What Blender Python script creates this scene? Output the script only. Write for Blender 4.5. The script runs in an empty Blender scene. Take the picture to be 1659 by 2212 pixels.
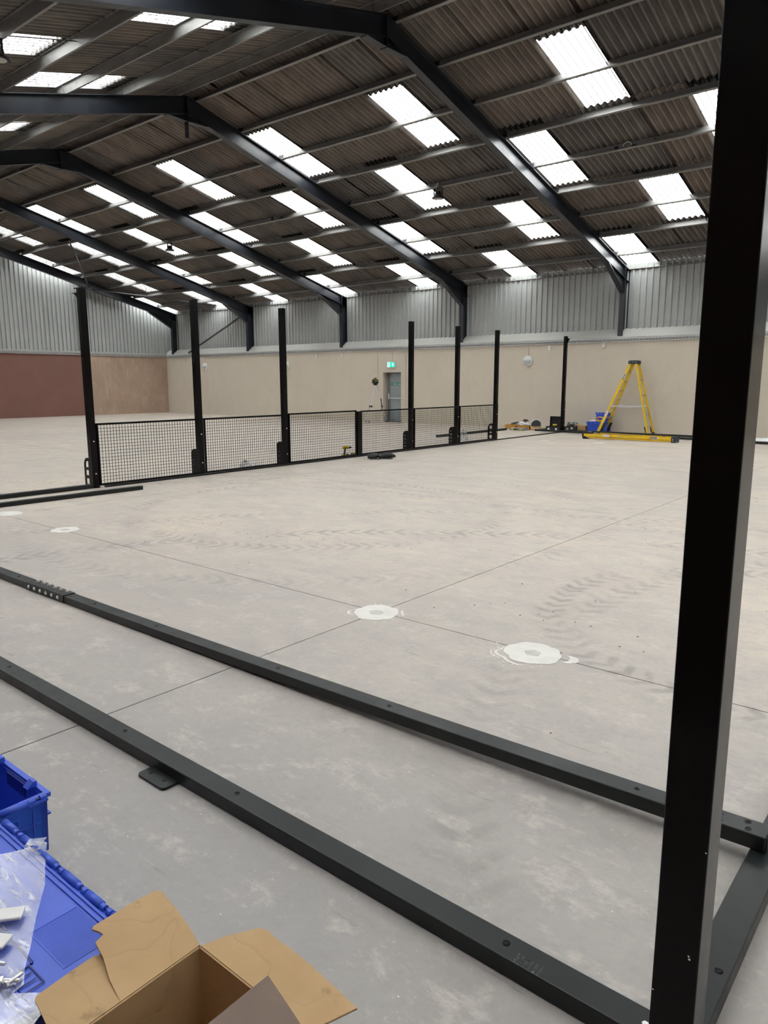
import bpy, bmesh, math, random
from mathutils import Matrix, Vector
random.seed(7)
PI = math.pi
sc = bpy.context.scene
COL = sc.collection

# ---------------------------------------------------------------- camera, sky, exposure
cam_d = bpy.data.cameras.new('camera'); cam = bpy.data.objects.new('camera', cam_d); COL.objects.link(cam)
cam_d.sensor_fit = 'HORIZONTAL'; cam_d.sensor_width = 36.0; cam_d.lens = 36.0 * 1568.08 / 1659.0
cam_d.clip_start = 0.05; cam_d.clip_end = 300
YAW, PITCH, ROLL = math.radians(-39.553), math.radians(-10.204), math.radians(-0.074)
fw = Vector((math.sin(YAW) * math.cos(PITCH), math.cos(YAW) * math.cos(PITCH), math.sin(PITCH)))
rt = Vector((math.cos(YAW), -math.sin(YAW), 0)); up = rt.cross(fw)
r2 = rt * math.cos(ROLL) + up * math.sin(ROLL); u2 = -rt * math.sin(ROLL) + up * math.cos(ROLL)
M = Matrix((r2, u2, -fw)).transposed().to_4x4(); M.translation = (0, 0, 1.625)
cam.matrix_world = M
sc.camera = cam

world = bpy.data.worlds.new('sky'); sc.world = world; world.use_nodes = True
bg = world.node_tree.nodes['Background']
bg.inputs[0].default_value = (0.97, 0.98, 1.0, 1); bg.inputs[1].default_value = 27.0

sc.view_settings.view_transform = 'Standard'; sc.view_settings.look = 'None'
sc.view_settings.gamma = 1.0; sc.view_settings.use_curve_mapping = False
sc.view_settings.exposure = 0.0
cy = sc.cycles
cy.use_denoising = True
try:
    cy.denoiser = 'OPENIMAGEDENOISE'; cy.denoising_input_passes = 'RGB_ALBEDO_NORMAL'
except Exception: pass
cy.max_bounces = 8; cy.diffuse_bounces = 5; cy.glossy_bounces = 3; cy.transmission_bounces = 4
cy.transparent_max_bounces = 12; cy.sample_clamp_indirect = 6.0
cy.caustics_reflective = False; cy.caustics_refractive = False

# ---------------------------------------------------------------- helpers
class MB:
    def __init__(s): s.v = []; s.f = []
    def add(s, vs, fs, T=None):
        n = len(s.v)
        s.v += [tuple(T @ Vector(p)) if T else tuple(p) for p in vs]
        s.f += [tuple(i + n for i in f) for f in fs]
        return s
    def box(s, x0, x1, y0, y1, z0, z1, T=None):
        return s.add([(x0,y0,z0),(x1,y0,z0),(x1,y1,z0),(x0,y1,z0),(x0,y0,z1),(x1,y0,z1),(x1,y1,z1),(x0,y1,z1)],
                     [(0,3,2,1),(4,5,6,7),(0,1,5,4),(1,2,6,5),(2,3,7,6),(3,0,4,7)], T)
    def prism(s, poly, d, T=None):       # poly in local XZ plane, extruded along +Y by d
        n = len(poly)
        vs = [(x, 0, z) for x, z in poly] + [(x, d, z) for x, z in poly]
        fs = [tuple(range(n)), tuple(range(2*n-1, n-1, -1))] + [(i, i+n, (i+1) % n + n, (i+1) % n) for i in range(n)]
        return s.add(vs, fs, T)
    def slab(s, poly, z0, z1, T=None):   # poly in XY
        n = len(poly)
        vs = [(x, y, z0) for x, y in poly] + [(x, y, z1) for x, y in poly]
        fs = [tuple(range(n-1, -1, -1)), tuple(range(n, 2*n))] + [(i, (i+1) % n, (i+1) % n + n, i+n) for i in range(n)]
        return s.add(vs, fs, T)
    def tube(s, pts, r, n=8, T=None, cap=True, radii=None):
        pts = [Vector(p) for p in pts]; rings = []; vs = []; prev = None
        for i, p in enumerate(pts):
            d = (pts[min(i+1, len(pts)-1)] - pts[max(i-1, 0)]).normalized()
            a = prev if prev is not None else (Vector((0,0,1)) if abs(d.z) < .9 else Vector((1,0,0)))
            a = (a - d * a.dot(d)).normalized(); prev = a
            b = d.cross(a); rr = radii[i] if radii else r
            vs += [p + (a*math.cos(2*PI*k/n) + b*math.sin(2*PI*k/n)) * rr for k in range(n)]
        fs = []
        for i in range(len(pts)-1):
            for k in range(n):
                fs.append((i*n+k, i*n+(k+1) % n, (i+1)*n+(k+1) % n, (i+1)*n+k))
        if cap:
            fs.append(tuple(range(n-1, -1, -1))); m = (len(pts)-1)*n; fs.append(tuple(range(m, m+n)))
        return s.add(vs, fs, T)
    def cyl(s, a, b, r, n=12, T=None, r2=None):
        return s.tube([a, b], r, n, T, True, [r, r2 if r2 is not None else r])
    def lathe(s, prof, n=20, T=None):    # (r, z)
        vs = []
        for r, z in prof:
            vs += [(r*math.cos(2*PI*k/n), r*math.sin(2*PI*k/n), z) for k in range(n)]
        fs = []
        for i in range(len(prof)-1):
            for k in range(n):
                fs.append((i*n+k, i*n+(k+1) % n, (i+1)*n+(k+1) % n, (i+1)*n+k))
        fs.append(tuple(range(n-1, -1, -1))); m = (len(prof)-1)*n; fs.append(tuple(range(m, m+n)))
        return s.add(vs, fs, T)
    def bar(s, p0, p1, w, h, T=None):    # rectangular bar, w horizontal, h vertical (bottom at the given z)
        p0, p1 = Vector(p0), Vector(p1); d = (p1 - p0); q = Vector((-d.y, d.x, 0))
        q = q.normalized() * w/2 if q.length > 1e-6 else Vector((w/2, 0, 0)); u = Vector((0,0,h))
        return s.add([p0-q, p0+q, p1+q, p1-q, p0-q+u, p0+q+u, p1+q+u, p1-q+u],
                     [(0,1,2,3),(4,7,6,5),(0,3,7,4),(1,5,6,2),(0,4,5,1),(3,2,6,7)], T)
    def mesh(s, name):
        me = bpy.data.meshes.new(name); me.from_pydata([tuple(p) for p in s.v], [], s.f); me.update()
        bm = bmesh.new(); bm.from_mesh(me); bmesh.ops.recalc_face_normals(bm, faces=bm.faces); bm.to_mesh(me); bm.free()
        return me
    def build(s, name, mat, parent=None, bevel=0, smooth=False, seg=2, loc=None):
        me = s.mesh(name)
        if mat: me.materials.append(mat)
        return put(name, me, parent, bevel, smooth, seg, loc)
def put(name, me, parent=None, bevel=0, smooth=False, seg=2, loc=None):
    o = bpy.data.objects.new(name, me); COL.objects.link(o)
    if parent: o.parent = parent
    if loc: o.location = loc
    if smooth:
        for p in me.polygons: p.use_smooth = True
    if bevel:
        m = o.modifiers.new('edge', 'BEVEL'); m.width = bevel; m.segments = seg; m.limit_method = 'ANGLE'; m.angle_limit = .6
        m.harden_normals = False
    return o
def tag(o, label=None, cat=None, group=None, kind=None):
    if label: o['label'] = label
    if cat: o['category'] = cat
    if group: o['group'] = group
    if kind: o['kind'] = kind
    return o
def thing(name, label, cat, loc=(0,0,0), rz=0, group=None, rot=None):
    o = bpy.data.objects.new(name, None); COL.objects.link(o); o.empty_display_size = .1
    o.location = loc; o.rotation_euler = rot or (0,0,rz)
    return tag(o, label, cat, group)
def structure(name, loc=(0,0,0)):
    o = bpy.data.objects.new(name, None); COL.objects.link(o); o.location = loc
    o['kind'] = 'structure'
    return o
def copy_tree(o, parent=None):
    c = o.copy(); COL.objects.link(c); c.parent = parent
    for ch in list(o.children): copy_tree(ch, c)
    return c
def RX(a): return Matrix.Rotation(a, 4, 'X')
def RY(a): return Matrix.Rotation(a, 4, 'Y')
def RZ(a): return Matrix.Rotation(a, 4, 'Z')
def TR(x, y, z): return Matrix.Translation((x, y, z))

# ---------------------------------------------------------------- materials
class NT:
    def __init__(s, name):
        s.m = bpy.data.materials.new(name); s.m.use_nodes = True
        s.t = s.m.node_tree; s.n = s.t.nodes; s.p = s.n['Principled BSDF']; s.out = s.n['Material Output']
        s.tc = s.n.new('ShaderNodeTexCoord')
    def l(s, a, b): s.t.links.new(a, b)
    def mapping(s, scale=(1,1,1), loc=(0,0,0), rot=(0,0,0), src=None):
        n = s.n.new('ShaderNodeMapping'); n.inputs['Scale'].default_value = scale
        n.inputs['Location'].default_value = loc; n.inputs['Rotation'].default_value = rot
        s.l(src or s.tc.outputs['Object'], n.inputs['Vector']); return n.outputs[0]
    def noise(s, scale, detail=3, rough=.55, vec=None, dist=0):
        n = s.n.new('ShaderNodeTexNoise'); n.inputs['Scale'].default_value = scale
        n.inputs['Detail'].default_value = detail; n.inputs['Roughness'].default_value = rough
        n.inputs['Distortion'].default_value = dist
        s.l(vec or s.tc.outputs['Object'], n.inputs['Vector']); return n.outputs['Fac']
    def voronoi(s, scale, vec=None):
        n = s.n.new('ShaderNodeTexVoronoi'); n.inputs['Scale'].default_value = scale
        s.l(vec or s.tc.outputs['Object'], n.inputs['Vector']); return n.outputs['Distance']
    def ramp(s, fac, stops):
        n = s.n.new('ShaderNodeValToRGB'); e = n.color_ramp.elements
        while len(e) < len(stops): e.new(.5)
        for i, (p, c) in enumerate(stops):
            e[i].position = p; e[i].color = (*c, 1) if not isinstance(c, (int, float)) else (c, c, c, 1)
        s.l(fac, n.inputs[0]); return n.outputs[0]
    def math(s, op, a, b=None, clamp=False):
        n = s.n.new('ShaderNodeMath'); n.operation = op; n.use_clamp = clamp
        for i, x in enumerate((a, b)):
            if x is None: continue
            if isinstance(x, (int, float)): n.inputs[i].default_value = x
            else: s.l(x, n.inputs[i])
        return n.outputs[0]
    def mix(s, fac, a, b, mode='MIX'):
        n = s.n.new('ShaderNodeMix'); n.data_type = 'RGBA'; n.blend_type = mode
        for i, x in ((0, fac), (6, a), (7, b)):
            if isinstance(x, (int, float)): n.inputs[i].default_value = x if i == 0 else (x, x, x, 1)
            elif isinstance(x, tuple): n.inputs[i].default_value = (*x, 1)
            else: s.l(x, n.inputs[i])
        return n.outputs[2]
    def bump(s, h, strength=.3, dist=.01):
        n = s.n.new('ShaderNodeBump'); n.inputs['Strength'].default_value = strength
        n.inputs['Distance'].default_value = dist; s.l(h, n.inputs['Height']); s.l(n.outputs[0], s.p.inputs['Normal'])
    def base(s, c):
        if isinstance(c, tuple): s.p.inputs['Base Color'].default_value = (*c, 1)
        else: s.l(c, s.p.inputs['Base Color'])
    def rough(s, r):
        if isinstance(r, (int, float)): s.p.inputs['Roughness'].default_value = r
        else: s.l(r, s.p.inputs['Roughness'])
    def set(s, **k):
        for a, b in k.items(): s.p.inputs[a.replace('_', ' ')].default_value = b
        return s
def simple(name, c, rough=.5, metal=0, var=.12, scale=6, spec=.5, bump=0, bs=60):
    t = NT(name); f = t.noise(scale, 4)
    lo = tuple(x*(1-var) for x in c); hi = tuple(min(1, x*(1+var)) for x in c)
    t.base(t.ramp(f, [(.3, lo), (.7, hi)])); t.rough(rough); t.set(Metallic=metal, Specular_IOR_Level=spec)
    if bump: t.bump(t.noise(bs, 3), bump, .002)
    return t.m

def mat_floor():
    t = NT('worn_concrete')
    sep = t.n.new('ShaderNodeSeparateXYZ'); t.l(t.tc.outputs['Object'], sep.inputs[0]); X, Y = sep.outputs[0], sep.outputs[1]
    big = t.noise(.35, 5, .6, dist=.6)
    st = t.noise(1.0, 6, .65, t.mapping((1.1, 2.6, 1), rot=(0, 0, .5)), .4)
    col = t.ramp(big, [(.32, (.45, .395, .335)), (.5, (.52, .46, .39)), (.68, (.57, .485, .395))])
    col = t.mix(t.ramp(st, [(.40, 0.), (.66, .8)]), col, (.42, .37, .335))
    # greyer, darker near floor: weaker skylight and vignette painted in, dust thicker further in
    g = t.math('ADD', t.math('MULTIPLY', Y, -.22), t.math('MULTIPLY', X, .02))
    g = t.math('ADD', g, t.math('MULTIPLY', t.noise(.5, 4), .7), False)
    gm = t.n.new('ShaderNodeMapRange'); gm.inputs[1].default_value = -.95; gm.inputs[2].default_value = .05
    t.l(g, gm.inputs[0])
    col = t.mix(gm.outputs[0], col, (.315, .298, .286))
    # mottling
    mot = t.noise(4, 9, .78, dist=.2)
    col = t.mix(t.ramp(mot, [(.34, .5), (.54, 0.)]), col, (.26, .245, .235), 'MIX')
    mot2 = t.noise(3.1, 9, .8, t.mapping((1, 1.5, 1), (3, 1, 0)), .15)
    col = t.mix(t.ramp(mot2, [(.53, 0.), (.66, .55)]), col, (.56, .51, .455))
    fine = t.noise(26, 7, .8)
    col = t.mix(t.ramp(fine, [(.3, .32), (.5, 0.)]), col, (.22, .21, .2))
    col = t.mix(t.ramp(fine, [(.6, 0.), (.72, .4)]), col, (.66, .64, .61))
    # tyre marks: rings of a turning tread
    wob = t.noise(1.7, 3)
    for cx, cyy, R, w, N, k in ((-1.0, 1.45, 6.05, .17, 120, .75), (-1.0, 1.45, 7.3, .16, 150, .45), (-.9, 5.25, 1.5, .14, 34, .7),
                             (-6.6, 6.7, 2.35, .17, 56, .6), (-6.6, 6.7, 3.6, .16, 80, .35), (-5.2, -1.2, 9.6, .16, 190, .4), (2.5, 4.6, 4.6, .16, 96, .5),
                             (-14, 10, 5, .2, 100, .4), (-20, 14, 6, .22, 120, .35)):
        dx = t.math('SUBTRACT', X, cx); dy = t.math('SUBTRACT', Y, cyy)
        r = t.math('SQRT', t.math('ADD', t.math('MULTIPLY', dx, dx), t.math('MULTIPLY', dy, dy)))
        r = t.math('ADD', r, t.math('MULTIPLY', wob, .25))
        d = t.math('ABSOLUTE', t.math('SUBTRACT', r, R + .12))
        band = t.math('MULTIPLY', t.math('SUBTRACT', w, d), 1/w*2.2, True)
        ang = t.math('ARCTAN2', dy, dx)
        tread = t.math('SINE', t.math('ADD', t.math('MULTIPLY', ang, N*1.9), t.math('MULTIPLY', d, 30)))
        tread = t.math('ADD', t.math('MULTIPLY', tread, .9), .35, True)
        m = t.math('MULTIPLY', t.math('MULTIPLY', band, t.math('MULTIPLY', tread, t.ramp(mot, [(.38, 1.), (.62, .25)]))), t.ramp(t.noise(.9, 3, vec=t.mapping((1,1,1), (cx, cyy, 1))), [(.36, .15*k), (.52, k)]))
        col = t.mix(m, col, (.20, .18, .165))
    # white chips
    chip = t.voronoi(13, t.mapping((1, 1.9, 1), rot=(0, 0, .4)))
    cm = t.math('MULTIPLY', t.ramp(chip, [(.03, 1.), (.06, 0.)]), t.ramp(t.noise(3, 2), [(.47, 0.), (.54, .85)]))
    col = t.mix(cm, col, (.74, .73, .70))
    # hair scratches and small dark scrapes
    for sc_, rr, lo, k, cc in (((.8, 26, 1), .5, .72, .32, (.62, .6, .57)), ((1.1, 22, 1), -.7, .73, .3, (.60, .58, .55)), ((1.0, 9, 1), .35, .71, .4, (.17, .155, .145))):
        sn = t.noise(2.2, 5, .62, t.mapping(sc_, (rr*9, 2, 1), (0, 0, rr)), .25)
        col = t.mix(t.ramp(sn, [(lo-.045, 0.), (lo, k)]), col, cc)
    t.base(col)
    t.rough(t.ramp(mot, [(.3, .42), (.7, .62)])); t.set(Specular_IOR_Level=.35)
    t.bump(t.mix(.5, mot, fine), .18, .004)
    return t.m
def mat_sheet():
    t = NT('fibre_cement_sheet')
    oi = t.n.new('ShaderNodeObjectInfo')
    f = t.noise(2.2, 6, .65, t.mapping((3, .5, 1)))
    c = t.ramp(f, [(.3, (.085, .079, .074)), (.55, (.143, .134, .125)), (.75, (.198, .184, .17))])
    r = t.ramp(oi.outputs['Random'], [(0., (.78, .78, .80)), (.5, (1., .98, .94)), (1., (1.25, 1.1, 1.02))])
    c = t.mix(1.0, c, r, 'MULTIPLY')
    s = t.noise(14, 4, .6, t.mapping((1, .35, 1)))
    c = t.mix(t.ramp(s, [(.58, 0.), (.72, .35)]), c, (.16, .148, .135))
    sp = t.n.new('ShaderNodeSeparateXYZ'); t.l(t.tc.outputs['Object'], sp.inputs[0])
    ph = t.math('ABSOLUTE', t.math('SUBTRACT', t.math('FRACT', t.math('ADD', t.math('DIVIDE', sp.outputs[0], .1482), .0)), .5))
    c = t.mix(t.ramp(ph, [(.0, .55), (.07, .25), (.14, 0.)]), c, (.30, .275, .25))  # lighter ridge lines: the lit look of the corrugation put into the colour
    c = t.mix(t.ramp(ph, [(.40, 0.), (.5, .55)]), c, (.045, .04, .036))  # recesses between the ridges painted darker to deepen the relief
    # rust-brown damp staining towards the laps (lower end of a sheet)
    sep = t.n.new('ShaderNodeSeparateXYZ'); t.l(t.tc.outputs['Object'], sep.inputs[0])
    e = t.ramp(t.math('ADD', sep.outputs[1], t.math('MULTIPLY', t.noise(4, 4), .35)), [(.12, .6), (.38, 0.)])
    c = t.mix(e, c, (.08, .06, .035))
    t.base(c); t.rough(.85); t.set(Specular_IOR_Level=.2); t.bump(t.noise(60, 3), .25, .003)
    return t.m
def mat_rooflight():
    t = NT('rooflight_grp')
    t.n.remove(t.p)
    tr = t.n.new('ShaderNodeBsdfTransparent'); tl = t.n.new('ShaderNodeBsdfTranslucent'); gl = t.n.new('ShaderNodeBsdfGlossy')
    gl.inputs['Roughness'].default_value = .25
    speck = t.noise(34, 4, .7, t.mapping((1, .8, 1)))
    patchy = t.noise(1.3, 3)
    sp = t.math('MULTIPLY', t.ramp(speck, [(.565, 0.), (.625, 1.)]), t.ramp(patchy, [(.35, .4), (.6, .9)]))
    sep = t.n.new('ShaderNodeSeparateXYZ'); t.l(t.tc.outputs['Object'], sep.inputs[0])
    ph = t.math('FRACT', t.math('ADD', t.math('DIVIDE', sep.outputs[0], .1482), .25))
    fold_shade = t.ramp(t.math('ABSOLUTE', t.math('SUBTRACT', ph, .5)), [(.0, .57), (.04, .5), (.10, 0.)])  # corrugation shading painted as dimmer stripes along the waves
    m = t.math('MAXIMUM', t.math('MULTIPLY', sp, .92), fold_shade)
    col = t.ramp(m, [(0., (.50, .505, .49)), (.4, (.05, .051, .049)), (.62, (.027, .0275, .026)), (1., (.007, .007, .0055))])
    t.l(col, tr.inputs['Color']); t.l(t.mix(1.0, col, (.6, .6, .6), 'MULTIPLY'), tl.inputs['Color'])
    m1 = t.n.new('ShaderNodeMixShader'); m1.inputs[0].default_value = .08; t.l(tr.outputs[0], m1.inputs[1]); t.l(tl.outputs[0], m1.inputs[2])
    m2 = t.n.new('ShaderNodeMixShader'); m2.inputs[0].default_value = .03; t.l(m1.outputs[0], m2.inputs[1]); t.l(gl.outputs[0], m2.inputs[2])
    t.l(m2.outputs[0], t.out.inputs['Surface'])
    return t.m
def mat_steel():
    t = NT('painted_navy_steel')
    f = t.noise(1.5, 5, .6, t.mapping((1, .4, 1)))
    t.base(t.ramp(f, [(.3, (.010, .013, .019)), (.7, (.015, .019, .027))])); t.rough(t.ramp(t.noise(3, 4), [(.3, .30), (.7, .42)]))
    t.set(Specular_IOR_Level=.5, Metallic=.0); return t.m
def mat_purlin():
    t = NT('galvanised_purlin')
    f = t.noise(2.5, 6, .65, t.mapping((.5, 2, 2)))
    c = t.ramp(f, [(.3, (.17, .168, .163)), (.7, (.25, .247, .24))])
    c = t.mix(t.ramp(t.noise(6, 5), [(.62, 0.), (.7, .4)]), c, (.12, .085, .06))
    t.base(c); t.rough(.42); t.set(Metallic=.35); return t.m
def mat_black(name='black_powder_coat', c=(.003, .003, .0033), r=.20, sp=.16):
    t = NT(name)
    f = t.noise(4, 4)
    t.base(t.ramp(f, [(.3, tuple(x*.85 for x in c)), (.7, tuple(x*1.25 for x in c))]))
    t.rough(t.ramp(t.noise(9, 5, .7), [(.3, r*.85), (.7, r*1.25)])); t.set(Specular_IOR_Level=sp); return t.m
def mat_cladding():
    t = NT('grey_liner_sheet')
    f = t.noise(1.2, 5, .6, t.mapping((.6, .6, .8)))
    c = t.ramp(f, [(.3, (.30, .315, .308)), (.7, (.36, .372, .364))])
    t.base(c); t.rough(.38); t.set(Specular_IOR_Level=.5); return t.m
def mat_plaster(name, a, b, k=.0):
    t = NT(name)
    f = t.noise(.7, 6, .6); g = t.noise(3, 7, .7, t.mapping((1, 1, .6)))
    c = t.ramp(f, [(.3, a), (.7, b)])
    c = t.mix(t.ramp(g, [(.35, .18), (.5, 0.)]), c, tuple(x*.8 for x in a))
    t.base(c); t.rough(.8); t.set(Specular_IOR_Level=.2)
    sep = t.n.new('ShaderNodeSeparateXYZ'); t.l(t.tc.outputs['Object'], sep.inputs[0])
    t.bump(t.noise(40, 4), .15, .003)
    return t.m
def mat_bare_plaster():
    t = NT('bare_plaster')
    f = t.noise(.9, 6, .65, dist=.5); v = t.noise(2.6, 7, .75, t.mapping((1, 3.2, .7)), .6)
    c = t.ramp(f, [(.3, (.33, .235, .175)), (.7, (.42, .31, .24))])
    c = t.mix(t.ramp(v, [(.54, 0.), (.70, .6)]), c, (.55, .47, .40))
    t.base(c); t.rough(.85); t.set(Specular_IOR_Level=.15); return t.m
def mat_blue():
    t = NT('blue_polypropylene')
    f = t.noise(5, 4)
    t.base(t.ramp(f, [(.3, (.030, .082, .52)), (.7, (.040, .105, .60))])); t.rough(.38); t.set(Specular_IOR_Level=.5)
    t.p.inputs['Subsurface Weight'].default_value = .0
    t.bump(t.noise(220, 2), .06, .0008); return t.m
def mat_card():
    t = NT('corrugated_cardboard')
    f = t.noise(5, 6, .6); l = t.noise(20, 3, .5, t.mapping((1, 9, 1)))
    c = t.ramp(f, [(.3, (.41, .27, .135)), (.7, (.49, .335, .18))])
    c = t.mix(t.ramp(l, [(.5, 0.), (.8, .2)]), c, (.42, .28, .15))
    c = t.mix(t.ramp(t.noise(11, 4, .6, t.mapping((1, 1, 1), (4, 2, 9))), [(.66, 0.), (.72, .55)]), c, (.25, .16, .09))
    rd = t.math('ABSOLUTE', t.math('SUBTRACT', t.noise(4.5, 2, .4, dist=.3), .5))
    c = t.mix(t.ramp(rd, [(.0, .22), (.006, 0.)]), c, (.26, .17, .095))
    t.base(c); t.rough(.75); t.set(Specular_IOR_Level=.25); t.bump(t.math('ADD', t.ramp(rd, [(.0, 0.), (.02, .25)]), t.math('MULTIPLY', t.noise(22, 5), .7)), .45, .003); return t.m
def mat_film():
    t = NT('clear_polythene'); t.n.remove(t.p)
    tr = t.n.new('ShaderNodeBsdfTransparent'); tr.inputs[0].default_value = (.94, .95, .97, 1)
    di = t.n.new('ShaderNodeBsdfDiffuse'); di.inputs[0].default_value = (.80, .84, .90, 1)
    gl = t.n.new('ShaderNodeBsdfGlossy'); gl.inputs['Roughness'].default_value = .22
    b = t.n.new('ShaderNodeBump'); b.inputs['Strength'].default_value = .35; b.inputs['Distance'].default_value = .01
    t.l(t.noise(7, 3, .5, t.mapping((1, 3.5, 1), rot=(0, 0, -.5)), .8), b.inputs['Height']); t.l(b.outputs[0], gl.inputs['Normal']); t.l(b.outputs[0], di.inputs['Normal'])
    m1 = t.n.new('ShaderNodeMixShader'); t.l(tr.outputs[0], m1.inputs[1]); t.l(di.outputs[0], m1.inputs[2])
    t.l(t.ramp(t.noise(6, 4, .6, t.mapping((1, 5, 1), rot=(0, 0, -.5)), .8), [(.35, .10), (.55, .26), (.66, .62)]), m1.inputs[0])
    lw = t.n.new('ShaderNodeLayerWeight'); lw.inputs[0].default_value = .35; t.l(b.outputs[0], lw.inputs['Normal'])
    m2 = t.n.new('ShaderNodeMixShader'); t.l(t.math('MULTIPLY', lw.outputs['Fresnel'], .22), m2.inputs[0])
    t.l(m1.outputs[0], m2.inputs[1]); t.l(gl.outputs[0], m2.inputs[2]); t.l(m2.outputs[0], t.out.inputs['Surface'])
    return t.m
def emitter(name, c, e):
    t = NT(name); t.base(c); t.p.inputs['Emission Color'].default_value = (*c, 1); t.p.inputs['Emission Strength'].default_value = e
    return t.m

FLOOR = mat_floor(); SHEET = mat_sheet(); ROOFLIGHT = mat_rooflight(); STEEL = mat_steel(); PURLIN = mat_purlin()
BLACK = mat_black(); CLAD = mat_cladding()
BEAMTOP = mat_black('black_powder_coat_beam', (.0085, .0112, .0115), .35, .32)
BEIGE = mat_plaster('beige_painted_plaster', (.555, .50, .42), (.60, .54, .455))
RED = mat_plaster('terracotta_painted_plaster', (.185, .098, .082), (.215, .112, .094))
BARE = mat_bare_plaster()
FLASH = simple('pale_flashing', (.40, .40, .37), .4, 0, .06, 1)
BLUE = mat_blue(); CARD = mat_card(); FILM = mat_film()
CARD_SHADE = simple('cardboard_shaded_face', (.26, .19, .155), .45, 0, .12, 9, .5, .3, 12)  # cardboard with the near flap's shadow tone put into its colour
CARD_EDGE = simple('cardboard_torn_edge', (.40, .27, .15), .9, 0, .3, 40)
FILLER = simple('white_floor_filler', (.62, .61, .575), .7, 0, .06, 9, .3, .2, 30)
FILLER_CORE = simple('grey_filler_core', (.46, .45, .42), .7, 0, .12, 20)
ZINC = simple('zinc_plated', (.74, .74, .73), .30, .6, .08, 30)
WHITE = simple('white_plastic', (.66, .66, .64), .4, 0, .03, 5)
GREYP = simple('grey_lens', (.36, .38, .40), .2, 0, .05, 5)
PVC = simple('cream_conduit', (.55, .49, .40), .5, 0, .04, 3)
TRAY = simple('galvanised_tray', (.70, .71, .72), .35, .5, .1, 12)
CABLE = simple('grey_cable', (.22, .22, .23), .6, 0, .2, 12)
DOORG = simple('grey_door_paint', (.27, .31, .325), .42, 0, .08, 2)
DOORF = simple('grey_door_frame', (.22, .225, .22), .45, 0, .06, 3)
YELLOW = simple('yellow_fibreglass', (.78, .52, .012), .4, 0, .08, 6)
TREAD = simple('aluminium_tread', (.48, .47, .45), .4, .6, .1, 20)
NAVY = simple('navy_ladder_cap', (.006, .020, .036), .45, 0, .15, 12)
RUBBER = simple('black_rubber', (.012, .012, .013), .7, 0, .2, 20)
ORANGE = simple('orange_plastic', (.50, .25, .045), .5, 0, .15, 14)
TEAL = simple('teal_plastic', (.02, .20, .24), .45, 0, .1, 12)
DRILLY = simple('drill_yellow', (.62, .40, .015), .45, 0, .1, 12)
SMOKE = simple('smoky_clear_plastic', (.30, .32, .33), .25, 0, .15, 14)
TAN = simple('tan_cardboard', (.40, .24, .10), .8, 0, .15, 12)
STRAP = simple('orange_webbing', (.62, .33, .10), .8, 0, .2, 60)
OLIVE = simple('olive_instrument_case', (.11, .095, .03), .5, 0, .15, 14)
HOLE = simple('hole_shadowed_bore', (.003, .003, .003), .9, 0, 0, 3)
PAPER = simple('white_paper_label', (.72, .72, .72), .7, 0, .04, 8)
SIGNG = simple('green_sign', (.004, .20, .13), .45, 0, .04, 8)
LETTER = simple('white_lettering', (.8, .8, .78), .5, 0, .0, 8)
LETTERK = simple('black_lettering', (.01, .01, .01), .6, 0, .0, 8)
SCUFF = simple('chalky_scuff', (.09, .1, .1), .8, 0, .3, 60)
GALV_TIE = simple('dull_galvanised_tie', (.065, .067, .07), .5, .2, .1, 6)

# ---------------------------------------------------------------- dimensions (metres)
RIDGE_Y, SLOPE = 11.3, .258
ANG = math.atan(SLOPE)
X0, X1 = -34.07, 14.85             # inner faces of the end walls
YN, YF = -.45, 23.07               # inner faces of the long walls (masonry)
FR = [-33.5 + 6.045*i for i in range(9)]   # portal frame centres: -33.5 ... 14.86
def z_raft(y): return 8.2 - SLOPE*abs(y-RIDGE_Y)
def z_sheet(y): return 8.4 - SLOPE*abs(y-RIDGE_Y)

# ---------------------------------------------------------------- floor: cast bays with saw-cut joints
floor = structure('floor')
b = MB(); b.box(X0-.3, X1+.3, YN-.3, YF+.5, -.3, -.035); b.build('floor_base', simple('joint_dirt', (.03, .027, .025), .9), floor)
jx = [X0-.05] + [-3.205 + 6.06*i for i in range(-5, 4) if X0+.5 < -3.205+6.06*i < X1-.5] + [X1+.05]
jy = [YN-.05, 3.82, 8.65, 13.5, 18.35, YF+.05]
for i in range(len(jx)-1):
    for j in range(len(jy)-1):
        g = .0045
        m = MB(); m.box(jx[i]+g, jx[i+1]-g, jy[j]+g, jy[j+1]-g, -.034, 0)
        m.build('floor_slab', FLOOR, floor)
def blob(cx, cy_, rx, ry, n=40, k=.06, seed=1, rot=0):
    rnd = random.Random(seed); ph = [rnd.uniform(0, 6.28) for _ in range(6)]; out = []
    for i in range(n):
        a = 2*PI*i/n
        r = 1 + k*(math.sin(2*a+ph[0]) + .6*math.sin(5*a+ph[1]) + .5*math.sin(9*a+ph[2]) + .5*rnd.uniform(-1, 1))
        x, y = rx*r*math.cos(a), ry*r*math.sin(a)
        out.append((cx + x*math.cos(rot)-y*math.sin(rot), cy_ + x*math.sin(rot)+y*math.cos(rot)))
    return out
for i, (x, y, r, core) in enumerate(((-3.21, 3.80, .165, 1), (-1.97, 3.80, .175, 2), (-7.79, 3.85, .155, 1), (-9.32, 3.90, .165, 0),
                                  (-7.9, 18.6, .17, 0), (-9.35, 18.3, .15, 0), (-15.4, 8.6, .16, 0))):
    m = MB(); m.slab(blob(x, y, r, r, 44, .045, 10+i), 0.0, .0025)
    p = m.build('filler_patch', FILLER, floor)
    if core:
        c = MB()
        if core == 1: c.slab(blob(x, y, .05, .05, 18, .08, 3), .0025, .0036)
        else: c.slab(blob(x, y, .055, .045, 14, .1, 5), .0025, .0036); c.box(x-.045, x-.005, y-.02, y+.02, .0036, .0048)
        c.build('grey_core', FILLER_CORE, p)
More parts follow.
